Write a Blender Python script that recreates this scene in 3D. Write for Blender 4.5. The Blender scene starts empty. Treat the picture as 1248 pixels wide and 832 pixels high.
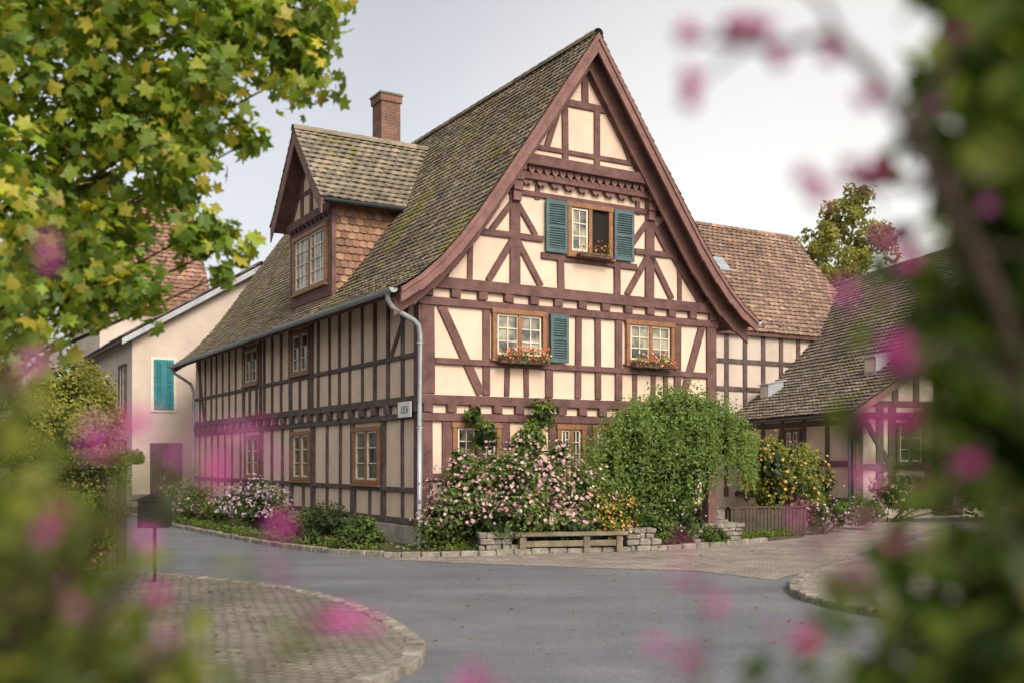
import bpy, math, random
import numpy as np
from mathutils import Vector, noise
random.seed(7); rng=np.random.default_rng(7)
S=bpy.context.scene
COL=S.collection
S.view_settings.view_transform='Standard'; S.view_settings.look='None'; S.view_settings.exposure=0

# ---------------------------------------------------------------- materials
def newmat(name):
    m=bpy.data.materials.new(name); m.use_nodes=True
    nt=m.node_tree; return m,nt,nt.nodes['Principled BSDF']
def N(nt,t,**k):
    n=nt.nodes.new(t)
    for a,b in k.items(): setattr(n,a,b)
    return n
def L(nt,a,b): nt.links.new(a,b)
def mat(name,base,rough=.8,var=.25,scale=3,fine=30,bump=.25,attr=False,stretch=(1,1,1),metal=0,second=None,secamt=.5,spec=.3,bd=.01):
    m,nt,p=newmat(name)
    tc=N(nt,'ShaderNodeTexCoord'); mp=N(nt,'ShaderNodeMapping'); mp.inputs['Scale'].default_value=stretch
    L(nt,tc.outputs['Object'],mp.inputs['Vector'])
    n1=N(nt,'ShaderNodeTexNoise'); n1.inputs['Scale'].default_value=scale; n1.inputs['Detail'].default_value=3; n1.inputs['Roughness'].default_value=.6
    n2=N(nt,'ShaderNodeTexNoise'); n2.inputs['Scale'].default_value=fine; n2.inputs['Detail'].default_value=2
    L(nt,mp.outputs[0],n1.inputs['Vector']); L(nt,mp.outputs[0],n2.inputs['Vector'])
    mr=N(nt,'ShaderNodeMapRange'); mr.inputs['From Min'].default_value=.3; mr.inputs['From Max'].default_value=.7
    mr.inputs['To Min'].default_value=1-var; mr.inputs['To Max'].default_value=1+var*.6
    L(nt,n1.outputs['Fac'],mr.inputs['Value'])
    mr2=N(nt,'ShaderNodeMapRange'); mr2.inputs['From Min'].default_value=.3; mr2.inputs['From Max'].default_value=.7
    mr2.inputs['To Min'].default_value=1-var*.5; mr2.inputs['To Max'].default_value=1+var*.4
    L(nt,n2.outputs['Fac'],mr2.inputs['Value'])
    mu=N(nt,'ShaderNodeMath',operation='MULTIPLY'); L(nt,mr.outputs[0],mu.inputs[0]); L(nt,mr2.outputs[0],mu.inputs[1])
    if attr:
        at=N(nt,'ShaderNodeAttribute'); at.attribute_name='Col'; src=at.outputs['Color']
    else:
        rgb=N(nt,'ShaderNodeRGB'); rgb.outputs[0].default_value=(*base,1); src=rgb.outputs[0]
    if second:
        n3=N(nt,'ShaderNodeTexNoise'); n3.inputs['Scale'].default_value=scale*.6; n3.inputs['Detail'].default_value=4; n3.inputs['Roughness'].default_value=.7
        L(nt,tc.outputs['Object'],n3.inputs['Vector'])
        r=N(nt,'ShaderNodeMapRange'); r.inputs['From Min'].default_value=.52; r.inputs['From Max'].default_value=.7; r.inputs['To Max'].default_value=secamt
        L(nt,n3.outputs['Fac'],r.inputs['Value'])
        mx=N(nt,'ShaderNodeMix',data_type='RGBA'); L(nt,r.outputs[0],mx.inputs['Factor']); L(nt,src,mx.inputs['A']); mx.inputs['B'].default_value=(*second,1)
        src=mx.outputs['Result']
    vm=N(nt,'ShaderNodeVectorMath',operation='SCALE'); L(nt,src,vm.inputs[0]); L(nt,mu.outputs[0],vm.inputs['Scale'])
    L(nt,vm.outputs[0],p.inputs['Base Color'])
    p.inputs['Roughness'].default_value=rough; p.inputs['Metallic'].default_value=metal
    p.inputs['Specular IOR Level'].default_value=spec
    if bump>0:
        b=N(nt,'ShaderNodeBump'); b.inputs['Strength'].default_value=bump; b.inputs['Distance'].default_value=bd
        L(nt,n2.outputs['Fac'],b.inputs['Height']); L(nt,b.outputs[0],p.inputs['Normal'])
    return m
def leafmat(name,trans=.35,tg=1.3):
    m,nt,p=newmat(name); nt.nodes.remove(p)
    at=N(nt,'ShaderNodeAttribute'); at.attribute_name='Col'
    df=N(nt,'ShaderNodeBsdfDiffuse'); L(nt,at.outputs['Color'],df.inputs['Color'])
    tr=N(nt,'ShaderNodeBsdfTranslucent')
    vm=N(nt,'ShaderNodeVectorMath',operation='MULTIPLY'); vm.inputs[1].default_value=(tg*1.1,tg*1.15,tg*.6) if trans>.3 else (tg,tg,tg)
    L(nt,at.outputs['Color'],vm.inputs[0]); L(nt,vm.outputs[0],tr.inputs['Color'])
    mx=N(nt,'ShaderNodeMixShader'); mx.inputs[0].default_value=trans
    L(nt,df.outputs[0],mx.inputs[1]); L(nt,tr.outputs[0],mx.inputs[2])
    gl=N(nt,'ShaderNodeBsdfGlossy'); gl.inputs['Roughness'].default_value=.45; gl.inputs['Color'].default_value=(.6,.6,.6,1)
    m2=N(nt,'ShaderNodeMixShader'); m2.inputs[0].default_value=.025; L(nt,mx.outputs[0],m2.inputs[1]); L(nt,gl.outputs[0],m2.inputs[2])
    L(nt,m2.outputs[0],nt.nodes['Material Output'].inputs['Surface'])
    return m
def brickmat(name,c1,c2,mortar,bw,bh,ms=.01,rough=.85,bump=.6,rot=0,off=.5,plane='XY',warp=.06):
    m,nt,p=newmat(name)
    tc=N(nt,'ShaderNodeTexCoord'); mp=N(nt,'ShaderNodeMapping')
    mp.inputs['Rotation'].default_value=(math.radians(90) if plane=='XZ' else 0, 0, rot)
    nz=N(nt,'ShaderNodeTexNoise'); nz.inputs['Scale'].default_value=1.5; nz.inputs['Detail'].default_value=4
    L(nt,tc.outputs['Object'],nz.inputs['Vector'])
    ad=N(nt,'ShaderNodeVectorMath',operation='MULTIPLY_ADD'); ad.inputs[1].default_value=(warp,warp,.0)
    L(nt,nz.outputs['Color'],ad.inputs[0]); L(nt,tc.outputs['Object'],ad.inputs[2])
    L(nt,ad.outputs[0],mp.inputs['Vector'])
    br=N(nt,'ShaderNodeTexBrick'); br.offset=off
    br.inputs['Color1'].default_value=(*c1,1); br.inputs['Color2'].default_value=(*c2,1); br.inputs['Mortar'].default_value=(*mortar,1)
    br.inputs['Scale'].default_value=1; br.inputs['Mortar Size'].default_value=ms; br.inputs['Mortar Smooth'].default_value=.6
    br.inputs['Brick Width'].default_value=bw; br.inputs['Row Height'].default_value=bh; br.inputs['Bias'].default_value=0
    L(nt,mp.outputs[0],br.inputs['Vector'])
    n2=N(nt,'ShaderNodeTexNoise'); n2.inputs['Scale'].default_value=1.2; n2.inputs['Detail'].default_value=5; n2.inputs['Roughness'].default_value=.75
    L(nt,tc.outputs['Object'],n2.inputs['Vector'])
    mr=N(nt,'ShaderNodeMapRange'); mr.inputs['From Min'].default_value=.3; mr.inputs['From Max'].default_value=.7; mr.inputs['To Min'].default_value=.6; mr.inputs['To Max'].default_value=1.25
    L(nt,n2.outputs['Fac'],mr.inputs['Value'])
    vm=N(nt,'ShaderNodeVectorMath',operation='SCALE'); L(nt,br.outputs['Color'],vm.inputs[0]); L(nt,mr.outputs[0],vm.inputs['Scale'])
    L(nt,vm.outputs[0],p.inputs['Base Color']); p.inputs['Roughness'].default_value=rough; p.inputs['Specular IOR Level'].default_value=.25
    b=N(nt,'ShaderNodeBump'); b.inputs['Strength'].default_value=bump; b.inputs['Distance'].default_value=.02; b.invert=True
    L(nt,br.outputs['Fac'],b.inputs['Height']); L(nt,b.outputs[0],p.inputs['Normal'])
    return m
M={}
M['plaster']=mat('cream_plaster',(.67,.51,.39),.9,.12,1.3,60,.25,second=(.49,.37,.28),secamt=.4)
M['plaster2']=mat('pale_plaster',(.56,.47,.395),.9,.15,1.0,50,.25,second=(.40,.33,.275),secamt=.45)
M['timber']=mat('red_brown_timber',(.138,.070,.063),.75,.4,4,40,.5)
M['timber_grey']=mat('weathered_timber',(.108,.078,.069),.8,.45,5,45,.5,second=(.18,.145,.125),secamt=.5)
M['boarding']=mat('brown_boarding',(.14,.09,.065),.8,.4,5,45,.5,stretch=(3,3,.4))
M['board']=mat('painted_verge_board',(.195,.10,.085),.65,.3,3,35,.35)
M['tile']=mat('old_roof_tile',(1,1,1),.9,.28,5,40,.4,attr=True)
M['stone']=mat('stone',(.24,.215,.18),.9,.45,4,25,.6,second=(.12,.13,.06),secamt=.7,bd=.02)
M['plinth']=mat('pale_plinth_render',(.36,.33,.29),.9,.35,3,30,.4,second=(.2,.19,.16),secamt=.6)
M['frame_wood']=mat('varnished_window_wood',(.25,.12,.058),.5,.3,8,50,.2)
M['white']=mat('white_painted_bar',(.66,.60,.50),.5,.15,8,50,.1)
M['teal']=mat('green_painted_shutter',(.075,.122,.125),.6,.25,6,50,.3)
M['turq']=mat('turquoise_paint',(.04,.22,.25),.6,.25,6,50,.2)
M['zinc']=mat('zinc_sheet',(.36,.38,.4),.45,.2,3,40,.05,metal=.3)
M['lead']=mat('dark_sheet_metal',(.07,.085,.1),.5,.25,3,40,.05,metal=.3)
M['dark']=mat('dark_interior',(.015,.012,.01),.9,.3,3,20,0)
M['bark']=mat('bark',(.07,.05,.035),.9,.5,6,30,.8,stretch=(1,1,.3),bd=.03)
M['stem']=mat('green_brown_stem',(.05,.03,.025),.7,.4,20,80,.2)
M['bud']=mat('magenta_bud',(.27,.006,.10),.5,.3,60,200,0)
M['oldwood']=mat('weathered_grey_wood',(.20,.16,.11),.85,.4,4,40,.5,second=(.09,.10,.045),secamt=.6)
M['darkwood']=mat('dark_fence_wood',(.075,.058,.042),.85,.4,4,40,.5,second=(.05,.06,.03),secamt=.5)
M['soil']=mat('soil',(.085,.065,.04),.95,.5,3,30,.8,second=(.05,.075,.02),secamt=.8,bd=.03)
M['grass']=mat('grass',(.06,.085,.025),.95,.45,1,30,.8,second=(.1,.1,.04),secamt=.7,bd=.03)
M['leaf']=leafmat('leaf',.45,1.9); M['petal']=leafmat('petal',.28,1.1)
M['brick']=brickmat('chimney_brick',(.25,.115,.075),(.18,.085,.06),(.22,.19,.16),.25,.08,.012,plane='XZ',warp=0)
M['cobble']=brickmat('pale_paving_stones',(.32,.275,.24),(.25,.215,.185),(.17,.145,.12),.2,.13,.014,rot=.5,warp=.12)
M['cobble_l']=brickmat('old_cobbles',(.25,.225,.185),(.19,.17,.14),(.125,.115,.085),.15,.10,.014,rot=.35,bump=.8,warp=.14)
M['sign']=mat('enamel_sign',(.70,.69,.66),.4,.1,8,50,0)
M['black']=mat('black_paint',(.02,.02,.02),.5,.1,8,50,0)
def asphalt():
    m,nt,p=newmat('asphalt')
    tc=N(nt,'ShaderNodeTexCoord')
    a=N(nt,'ShaderNodeTexNoise'); a.inputs['Scale'].default_value=.35; a.inputs['Detail'].default_value=5; a.inputs['Roughness'].default_value=.65
    f=N(nt,'ShaderNodeTexNoise'); f.inputs['Scale'].default_value=60; f.inputs['Detail'].default_value=2
    mp=N(nt,'ShaderNodeMapping'); mp.inputs['Scale'].default_value=(.25,1.0,1); L(nt,tc.outputs['Object'],mp.inputs['Vector'])
    s=N(nt,'ShaderNodeTexNoise'); s.inputs['Scale'].default_value=1.3; s.inputs['Detail'].default_value=4; s.inputs['Roughness'].default_value=.7
    for n in (a,f): L(nt,tc.outputs['Object'],n.inputs['Vector'])
    L(nt,mp.outputs[0],s.inputs['Vector'])
    cr=N(nt,'ShaderNodeValToRGB'); cr.color_ramp.elements[0].position=.3; cr.color_ramp.elements[0].color=(.11,.116,.125,1); cr.color_ramp.elements[1].position=.7; cr.color_ramp.elements[1].color=(.178,.184,.192,1)
    L(nt,a.outputs['Fac'],cr.inputs[0])
    mr=N(nt,'ShaderNodeMapRange'); mr.inputs['From Min'].default_value=.3; mr.inputs['From Max'].default_value=.7; mr.inputs['To Min'].default_value=.6; mr.inputs['To Max'].default_value=1.4
    L(nt,f.outputs['Fac'],mr.inputs['Value'])
    ms=N(nt,'ShaderNodeMapRange'); ms.inputs['From Min'].default_value=.35; ms.inputs['From Max'].default_value=.65; ms.inputs['To Min'].default_value=.85; ms.inputs['To Max'].default_value=1.1
    L(nt,s.outputs['Fac'],ms.inputs['Value'])
    mu=N(nt,'ShaderNodeMath',operation='MULTIPLY'); L(nt,mr.outputs[0],mu.inputs[0]); L(nt,ms.outputs[0],mu.inputs[1])
    vm=N(nt,'ShaderNodeVectorMath',operation='SCALE'); L(nt,cr.outputs[0],vm.inputs[0]); L(nt,mu.outputs[0],vm.inputs['Scale'])
    L(nt,vm.outputs[0],p.inputs['Base Color']); p.inputs['Roughness'].default_value=.7; p.inputs['Specular IOR Level'].default_value=.4
    b=N(nt,'ShaderNodeBump'); b.inputs['Strength'].default_value=.5; b.inputs['Distance'].default_value=.008; L(nt,f.outputs['Fac'],b.inputs['Height']); L(nt,b.outputs[0],p.inputs['Normal'])
    return m
M['asphalt']=asphalt()
def glassmat(name,c1,c2):
    m,nt,p=newmat(name)
    tc=N(nt,'ShaderNodeTexCoord'); a=N(nt,'ShaderNodeTexNoise'); a.inputs['Scale'].default_value=2.2; a.inputs['Detail'].default_value=3
    L(nt,tc.outputs['Object'],a.inputs['Vector'])
    cr=N(nt,'ShaderNodeValToRGB'); cr.color_ramp.elements[0].position=.42; cr.color_ramp.elements[0].color=(*c1,1); cr.color_ramp.elements[1].position=.58; cr.color_ramp.elements[1].color=(*c2,1)
    L(nt,a.outputs['Fac'],cr.inputs[0]); L(nt,cr.outputs[0],p.inputs['Base Color'])
    p.inputs['Roughness'].default_value=.06; p.inputs['Specular IOR Level'].default_value=.9
    b=N(nt,'ShaderNodeBump'); b.inputs['Strength'].default_value=.15; b.inputs['Distance'].default_value=.02; L(nt,a.outputs['Fac'],b.inputs['Height']); L(nt,b.outputs[0],p.inputs['Normal'])
    return m
M['glass']=glassmat('old_window_glass',(.03,.03,.03),(.32,.28,.19))
M['glass_dark']=glassmat('dark_window_glass',(.015,.017,.02),(.14,.125,.10))

# ---------------------------------------------------------------- mesh helpers
def tag(o,label=None,category=None,kind=None,group=None):
    if label: o['label']=label
    if category: o['category']=category
    if kind: o['kind']=kind
    if group: o['group']=group
    return o
def mobj(name,verts,faces,m,parent=None,cols=None,smooth=False,bevel=0):
    me=bpy.data.meshes.new(name); me.from_pydata(verts,[],faces); me.update()
    o=bpy.data.objects.new(name,me); COL.objects.link(o)
    if m is not None: me.materials.append(m)
    if cols is not None:
        at=me.color_attributes.new('Col','FLOAT_COLOR','POINT')
        c=np.ones((len(me.vertices),4),dtype=np.float32); c[:,:3]=np.asarray(cols,dtype=np.float32)
        at.data.foreach_set('color',c.ravel())
    if smooth: me.polygons.foreach_set('use_smooth',[True]*len(me.polygons))
    if bevel>0:
        b=o.modifiers.new('bevel','BEVEL'); b.width=bevel; b.segments=1; b.limit_method='ANGLE'
    if parent: o.parent=parent
    return o
def empty(name,loc=(0,0,0),rotz=0,parent=None):
    o=bpy.data.objects.new(name,None); o.empty_display_size=.3; COL.objects.link(o)
    o.location=loc; o.rotation_euler=(0,0,rotz)
    if parent: o.parent=parent
    return o
CNT=[0]
class MB:
    def __init__(s): s.v=[]; s.f=[]; s.c=[]
    def hexa(s,p):
        b=len(s.v); s.v+= [tuple(q) for q in p]
        s.f+=[(b,b+3,b+2,b+1),(b+4,b+5,b+6,b+7),(b,b+1,b+5,b+4),(b+1,b+2,b+6,b+5),(b+2,b+3,b+7,b+6),(b+3,b,b+4,b+7)]
    def box(s,x0,x1,y0,y1,z0,z1):
        s.hexa([(x0,y0,z0),(x1,y0,z0),(x1,y1,z0),(x0,y1,z0),(x0,y0,z1),(x1,y0,z1),(x1,y1,z1),(x0,y1,z1)])
    def beam(s,F,a,b,w,d0=-.02,d1=.035,jit=True,ext=0):
        if jit: CNT[0]=(CNT[0]+1)%13; d1=d1+CNT[0]*.0018
        ax,az=a; bx,bz=b; dx,dz=bx-ax,bz-az; l=math.hypot(dx,dz); dx/=l; dz/=l
        ax-=dx*ext; az-=dz*ext; bx+=dx*ext; bz+=dz*ext
        nx,nz=-dz*w/2,dx*w/2
        q=[(ax+nx,az+nz),(ax-nx,az-nz),(bx-nx,bz-nz),(bx+nx,bz+nz)]
        s.hexa([F(x,z,d0) for x,z in q]+[F(x,z,d1) for x,z in q])
    def rect(s,F,a0,a1,z0,z1,d0=-.02,d1=.035,jit=True):
        w=0
        if jit:
            CNT[0]=(CNT[0]+1)%13; d1=d1+CNT[0]*.0018; w=((CNT[0]*5)%7-3)*.003
        if (z1-z0)>(a1-a0): q=[(a0+w,z0),(a1+w,z0),(a1-w,z1),(a0-w,z1)]
        else: q=[(a0,z0+w),(a1,z0-w),(a1,z1-w),(a0,z1+w)]
        s.hexa([F(x,z,d0) for x,z in q]+[F(x,z,d1) for x,z in q])
    def prism(s,F,poly,d0,d1):
        b=len(s.v); n=len(poly)
        s.v+=[tuple(F(x,z,d0)) for x,z in poly]+[tuple(F(x,z,d1)) for x,z in poly]
        s.f.append(tuple(range(b,b+n))); s.f.append(tuple(range(b+2*n-1,b+n-1,-1)))
        for i in range(n):
            j=(i+1)%n; s.f.append((b+i,b+j,b+n+j,b+n+i))
    def tube(s,pts,rad,seg=8):
        pts=[Vector(p) for p in pts]; n=len(pts)
        if not hasattr(rad,'__len__'): rad=[rad]*n
        b=len(s.v); up=Vector((.13,.21,.97))
        for i,p in enumerate(pts):
            d=(pts[min(i+1,n-1)]-pts[max(i-1,0)]).normalized()
            u=d.cross(up)
            if u.length<.25: u=d.cross(Vector((1,0,0)))
            u.normalize(); w=d.cross(u)
            for k in range(seg):
                a=2*math.pi*k/seg; s.v.append(tuple(p+(u*math.cos(a)+w*math.sin(a))*rad[i]))
        for i in range(n-1):
            for k in range(seg):
                k2=(k+1)%seg; s.f.append((b+i*seg+k,b+i*seg+k2,b+(i+1)*seg+k2,b+(i+1)*seg+k))
        s.f.append(tuple(b+k for k in range(seg))); s.f.append(tuple(b+(n-1)*seg+k for k in range(seg-1,-1,-1)))
    def obj(s,name,m,parent=None,bevel=0,smooth=False):
        return mobj(name,s.v,s.f,m,parent,s.c if s.c else None,smooth,bevel)

def tiles(mb,prof,y0,y1,w,e,mapper,palette,lift=.03,bow=.012,moss=None,seed=0,thick=.03,mossth=.28):
    r=random.Random(seed)
    P=[Vector((a,b)) for a,b in prof]; seg=[(P[i+1]-P[i]).length for i in range(len(P)-1)]; tot=sum(seg)
    def pos(a):
        for i,l in enumerate(seg):
            if a<=l or i==len(seg)-1:
                d=(P[i+1]-P[i]).normalized(); q=P[i]+d*a; n=Vector((-d.y,d.x)); 
                if n.y<0: n=-n
                return q,n
            a-=l
    rows=int(tot/e); n=int((y1-y0)/w)
    for i in range(rows+1):
        a0=max(0,i*e-.03); a1=min((i+1)*e+.015,tot+.03)
        (q0,n0),(q1,n1)=pos(a0),pos(a1)
        off=(i%2)*w*.5
        for j in range(-1,n+1):
            ya=y0+j*w+off; yb=ya+w*.97
            ya=max(ya,y0); yb=min(yb,y1)
            if yb-ya<.03: continue
            ja=r.uniform(-.006,.01); jb=r.uniform(-.008,.008)
            ym=(ya+yb)/2; b=len(mb.v)
            sag=.03*noise.noise(Vector((ym*.35,i*e*.35,seed)))
            up0=q0+n0*(.004+sag); lo=q1+n1*(lift+ja+sag)+ (q1-q0)*r.uniform(-.04,.06); dn=lo-n1*thick
            for (q,h) in ((up0,0),(lo,1),(dn,2)):
                for yy,bb in ((ya,0),(ym,bow),(yb,0)):
                    hh=bb+ (jb if yy==ya else 0)
                    qq=q+n1*hh*(1 if h else .5)
                    mb.v.append(mapper(qq.x,yy,qq.y))
            mb.f+=[(b,b+1,b+4,b+3),(b+1,b+2,b+5,b+4),(b+3,b+4,b+7,b+6),(b+4,b+5,b+8,b+7)]
            c=Vector(palette[r.randrange(len(palette))])*r.uniform(.82,1.18)
            pn=noise.noise(Vector((ym*.5,i*e*.5,seed)))*.5+noise.noise(Vector((ym*2,i*e*2,seed+5)))*.3
            c=c*(1+.45*pn)
            if moss:
                mv=noise.noise(Vector((ym*.7,i*e*.7,seed+9)))+.6*noise.noise(Vector((ym*3,i*e*3,seed+3)))+r.uniform(-.12,.12)
                if mv>mossth: c=c.lerp(Vector(moss),max(0,min(.85,(mv-mossth)*2.6+r.uniform(-.1,.25))))
            mb.c+=[(max(c.x,0.005),max(c.y,.005),max(c.z,.005))]*9

T_OVAL=np.array([(0,-1,0),(.42,-.5,.06),(.5,.1,.08),(0,1,-.12),(-.5,.1,.08),(-.42,-.5,.06)])*.5
T_DIAM=np.array([(0,-1,0),(.5,0,.08),(0,1,0),(-.5,0,.08)])*.5
def _maple():
    h=[(0,1),(14,.66),(24,.60),(36,.78),(50,.95),(64,.62),(78,.46),(94,.56),(112,.66),(132,.36),(155,.3)]
    pts=[]
    for a,r in h: pts.append((math.sin(math.radians(a))*r,math.cos(math.radians(a))*r,-.16*r*r+(.05 if r<.6 else 0)))
    pts.append((0,-.15,0))
    for a,r in h[::-1][:-1]: pts.append((-math.sin(math.radians(a))*r,math.cos(math.radians(a))*r,-.16*r*r+(.05 if r<.6 else 0)))
    return np.array(pts)*.6
T_MAPLE=_maple()
T_FLOWER=np.array([(math.cos(k*math.pi/5)*(1 if k%2==0 else .6),math.sin(k*math.pi/5)*(1 if k%2==0 else .6),.15 if k%2==0 else 0) for k in range(10)])*.5
def unit(a): return a/np.maximum(np.linalg.norm(a,axis=1,keepdims=True),1e-6)
def leaves(name,C,NR,size,T,cols,m,parent=None):
    n=len(C); k=len(T)
    NR=unit(NR); rv=unit(rng.normal(size=(n,3))); U=unit(np.cross(NR,rv)); V=np.cross(NR,U)
    size=np.asarray(size)[:,None,None]
    P=C[:,None,:]+size*(T[None,:,0:1]*U[:,None,:]+T[None,:,1:2]*V[:,None,:]+T[None,:,2:3]*NR[:,None,:])
    idx=np.arange(n*k).reshape(n,k)
    return mobj(name,P.reshape(-1,3).tolist(),idx.tolist(),m,parent,np.repeat(cols,k,axis=0))
def cloud(blobs,n,clumps=16,shell=.55,sub=.34):
    w=np.array([ (b[3]*(b[4] if len(b)>4 else b[3]))for b in blobs]); w=w/w.sum()
    Cs=[];Ds=[];Bs=[]
    for b,wi in zip(blobs,w):
        c=np.array(b[:3]); rx=b[3]; rz=b[4] if len(b)>4 else rx
        rad=np.array([rx,rx*(b[5] if len(b)>5 else 1),rz]); ni=max(8,int(n*wi))
        cd=unit(rng.normal(size=(clumps,3))); cr=rng.uniform(shell,1.0,size=(clumps,1)); cc=cd*cr
        cb=rng.uniform(.65,1.3,size=clumps); k=rng.integers(0,clumps,size=ni)
        dd=unit(rng.normal(size=(ni,3))); rr=rng.uniform(.3,1,size=(ni,1))**.5*sub*rng.uniform(.7,1.2,size=(ni,1))
        p=cc[k]*(.80)+dd*rr
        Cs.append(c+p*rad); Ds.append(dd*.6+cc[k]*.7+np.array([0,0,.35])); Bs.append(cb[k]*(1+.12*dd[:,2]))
    return np.concatenate(Cs),np.concatenate(Ds),np.concatenate(Bs)
def pick(pal,n,w=None,jit=.15):
    pal=np.array(pal); i=rng.choice(len(pal),size=n,p=w)
    return pal[i]*rng.uniform(1-jit,1+jit,size=(n,1))
G_MID=[(.085,.135,.028),(.11,.16,.036),(.06,.10,.025),(.14,.19,.045)]
G_DARK=[(.045,.075,.022),(.065,.10,.03),(.035,.06,.018)]
G_YEL=[(.17,.19,.035),(.13,.16,.032),(.22,.22,.04),(.09,.125,.025)]
def shrub(name,base,blobs,n,size,pal,label,category='shrub',T=T_OVAL,bl=None,stems=6,sub=.34,zmin=.03,clumps=16,shell=.55):
    e=empty(name,base); tag(e,label,category)
    B=np.array(base)
    C,D,Br=cloud(blobs,n,sub=sub,clumps=clumps,shell=shell); ok=C[:,2]>zmin; C,D,Br=C[ok],D[ok],Br[ok]
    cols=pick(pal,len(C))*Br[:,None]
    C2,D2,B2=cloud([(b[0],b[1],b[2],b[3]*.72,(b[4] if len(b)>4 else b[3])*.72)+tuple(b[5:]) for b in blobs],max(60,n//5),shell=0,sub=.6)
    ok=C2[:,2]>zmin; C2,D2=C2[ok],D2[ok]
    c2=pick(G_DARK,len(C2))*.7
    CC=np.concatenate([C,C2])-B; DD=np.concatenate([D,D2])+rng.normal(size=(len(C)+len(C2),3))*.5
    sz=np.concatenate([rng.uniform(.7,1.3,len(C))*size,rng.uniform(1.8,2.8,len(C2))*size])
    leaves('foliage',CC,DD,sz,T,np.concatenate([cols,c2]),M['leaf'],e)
    mb=MB()
    for i in range(stems):
        b=blobs[random.randrange(len(blobs))]
        t=Vector((b[0]-B[0]+random.uniform(-.5,.5)*b[3],b[1]-B[1]+random.uniform(-.5,.5)*b[3],b[2]-B[2]+random.uniform(0,.6)*b[3]))
        r0=Vector((random.uniform(-.15,.15),random.uniform(-.1,.1),0)); mid=r0.lerp(t,.5)+Vector((random.uniform(-.1,.1),random.uniform(-.1,.1),.1))
        mb.tube([r0,mid,t],[.025,.016,.006],5)
    mb.obj('stem',M['stem'],e)
    if bl:
        C,D,Br=cloud([(b[0],b[1],b[2],b[3]*1.06,(b[4] if len(b)>4 else b[3])*1.06)+tuple(b[5:]) for b in blobs],bl['n']*3,shell=.8,sub=.42,clumps=bl.get('clumps',40))
        ok=(C[:,2]>bl.get('zmin',.2)); C,D,Br=C[ok],D[ok],Br[ok]
        k=rng.permutation(len(C))[:bl['n']]; C,D,Br=C[k],D[k],Br[k]
        D=D+np.array([0,-.4,.2])+rng.normal(size=D.shape)*.5
        leaves('blossom',C-B,D,rng.uniform(.55,1.3,len(C))*bl['size'],T_FLOWER,pick(bl['pal'],len(C))*np.clip(Br,.7,1.12)[:,None],M['petal'],e)
    return e

# ================================================================ MAIN HOUSE
TH=math.atan2(.5081,.8613)
HO=(-1.744,19.8,0)
house=empty('half_timbered_house',HO,TH)
tag(house,'large cream and red-brown half-timbered house with steep tiled roof','house')
FR=lambda s,z,d:(s,-d,z)          # front gable plane
FS=lambda u,z,d:(-d,u,z)          # side wall plane
W=7.4; HL=17.6; RC=3.7
PROF=[(0,10.42),(1.2,8.70),(2.3,7.12),(2.8,6.42),(3.2,5.92),(3.6,5.48),(4.0,5.12),(4.4,4.85)]
def fz(t):
    t=abs(t)
    for (a,za),(b,zb) in zip(PROF,PROF[1:]):
        if t<=b: return za+(zb-za)*(t-a)/(b-a)
    return PROF[-1][1]
def ft(z):
    for (a,za),(b,zb) in zip(PROF,PROF[1:]):
        if zb<=z<=za: return a+(za-z)/(za-zb)*(b-a)
    return 0 if z>10 else 4.4
poly=[(0,0),(W,0)]+[(RC+t,fz(t)-.16) for t in (3.7,3.4,3.2,2.8,2.3,1.2,0)]+[(RC-t,fz(t)-.16) for t in (1.2,2.3,2.8,3.2,3.4,3.7)]
mb=MB(); mb.prism(FR,poly,0,-HL); mb.obj('wall',M['plaster'],house)
mb=MB(); zz=7.72; tt=ft(zz)-.12
mb.prism(FR,[(RC-tt,zz),(RC+tt,zz),(RC,10.25)],-.01,.14); w2=mb.obj('gable_wall',M['plaster'],house)
mb=MB(); mb.box(-.07,W+.05,-.06,.3,0,.42); mb.box(-.065,.3,.3,HL,0,.42); mb.obj('plinth',M['plinth'],house,bevel=.01)

# ---- front timbers
mb=MB(); B=mb
def hb(z0,z1,s0=0,s1=W,d1=.05): B.rect(FR,s0,s1,z0,z1,-.02,d1)
for s in (.13,.55,1.85,2.6,3.0,3.9,4.9,5.6,6.3,7.27): B.rect(FR,s-.11,s+.11,.42,2.5)
hb(.42,.6); hb(1.3,1.44); hb(2.46,2.62,-.06,W+.04,.07)
def joists(z0,z1,n=14):
    for i in range(n+1):
        s=.12+i*(W-.24)/n; B.rect(FR,s-.1,s+.1,z0,z1,-.02,.09)
joists(2.62,2.78); hb(2.78,2.96,-.08,W+.06,.08)
for s,w in ((.14,.28),(1.42,.16),(2.9,.18),(3.62,.15),(4.12,.15),(4.66,.18),(6.28,.18),(7.26,.28)): B.rect(FR,s-w/2,s+w/2,2.98,4.7)
hb(3.55,3.67,.28,W-.28); 
for s in (1.9,2.35,5.1,5.6,5.95): B.rect(FR,s-.06,s+.06,2.98,3.55)
for a,b in (((.42,4.68),(1.3,3.0)),((6.98,4.68),(6.4,3.0))): B.beam(FR,a,b,.19)
hb(4.68,4.84,-.06,W+.05,.06); joists(4.84,5.0,12); hb(5.0,5.22,-.1,W+.1,.09)
def fence(z,o=.1): return ft(z)-o
for s in (2.08,5.5): B.rect(FR,s-.12,s+.12,5.22,7.35)
for s in (3.18,4.62): B.rect(FR,s-.08,s+.08,5.22,5.9)
for s in (2.62,5.18): B.rect(FR,s-.06,s+.06,7.0,7.3)
t6=fence(6.22,.2); hb(6.14,6.27,RC-t6,2.75); hb(6.14,6.27,5.1,RC+t6)
hb(5.80,5.93,2.7,5.15)
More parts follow.
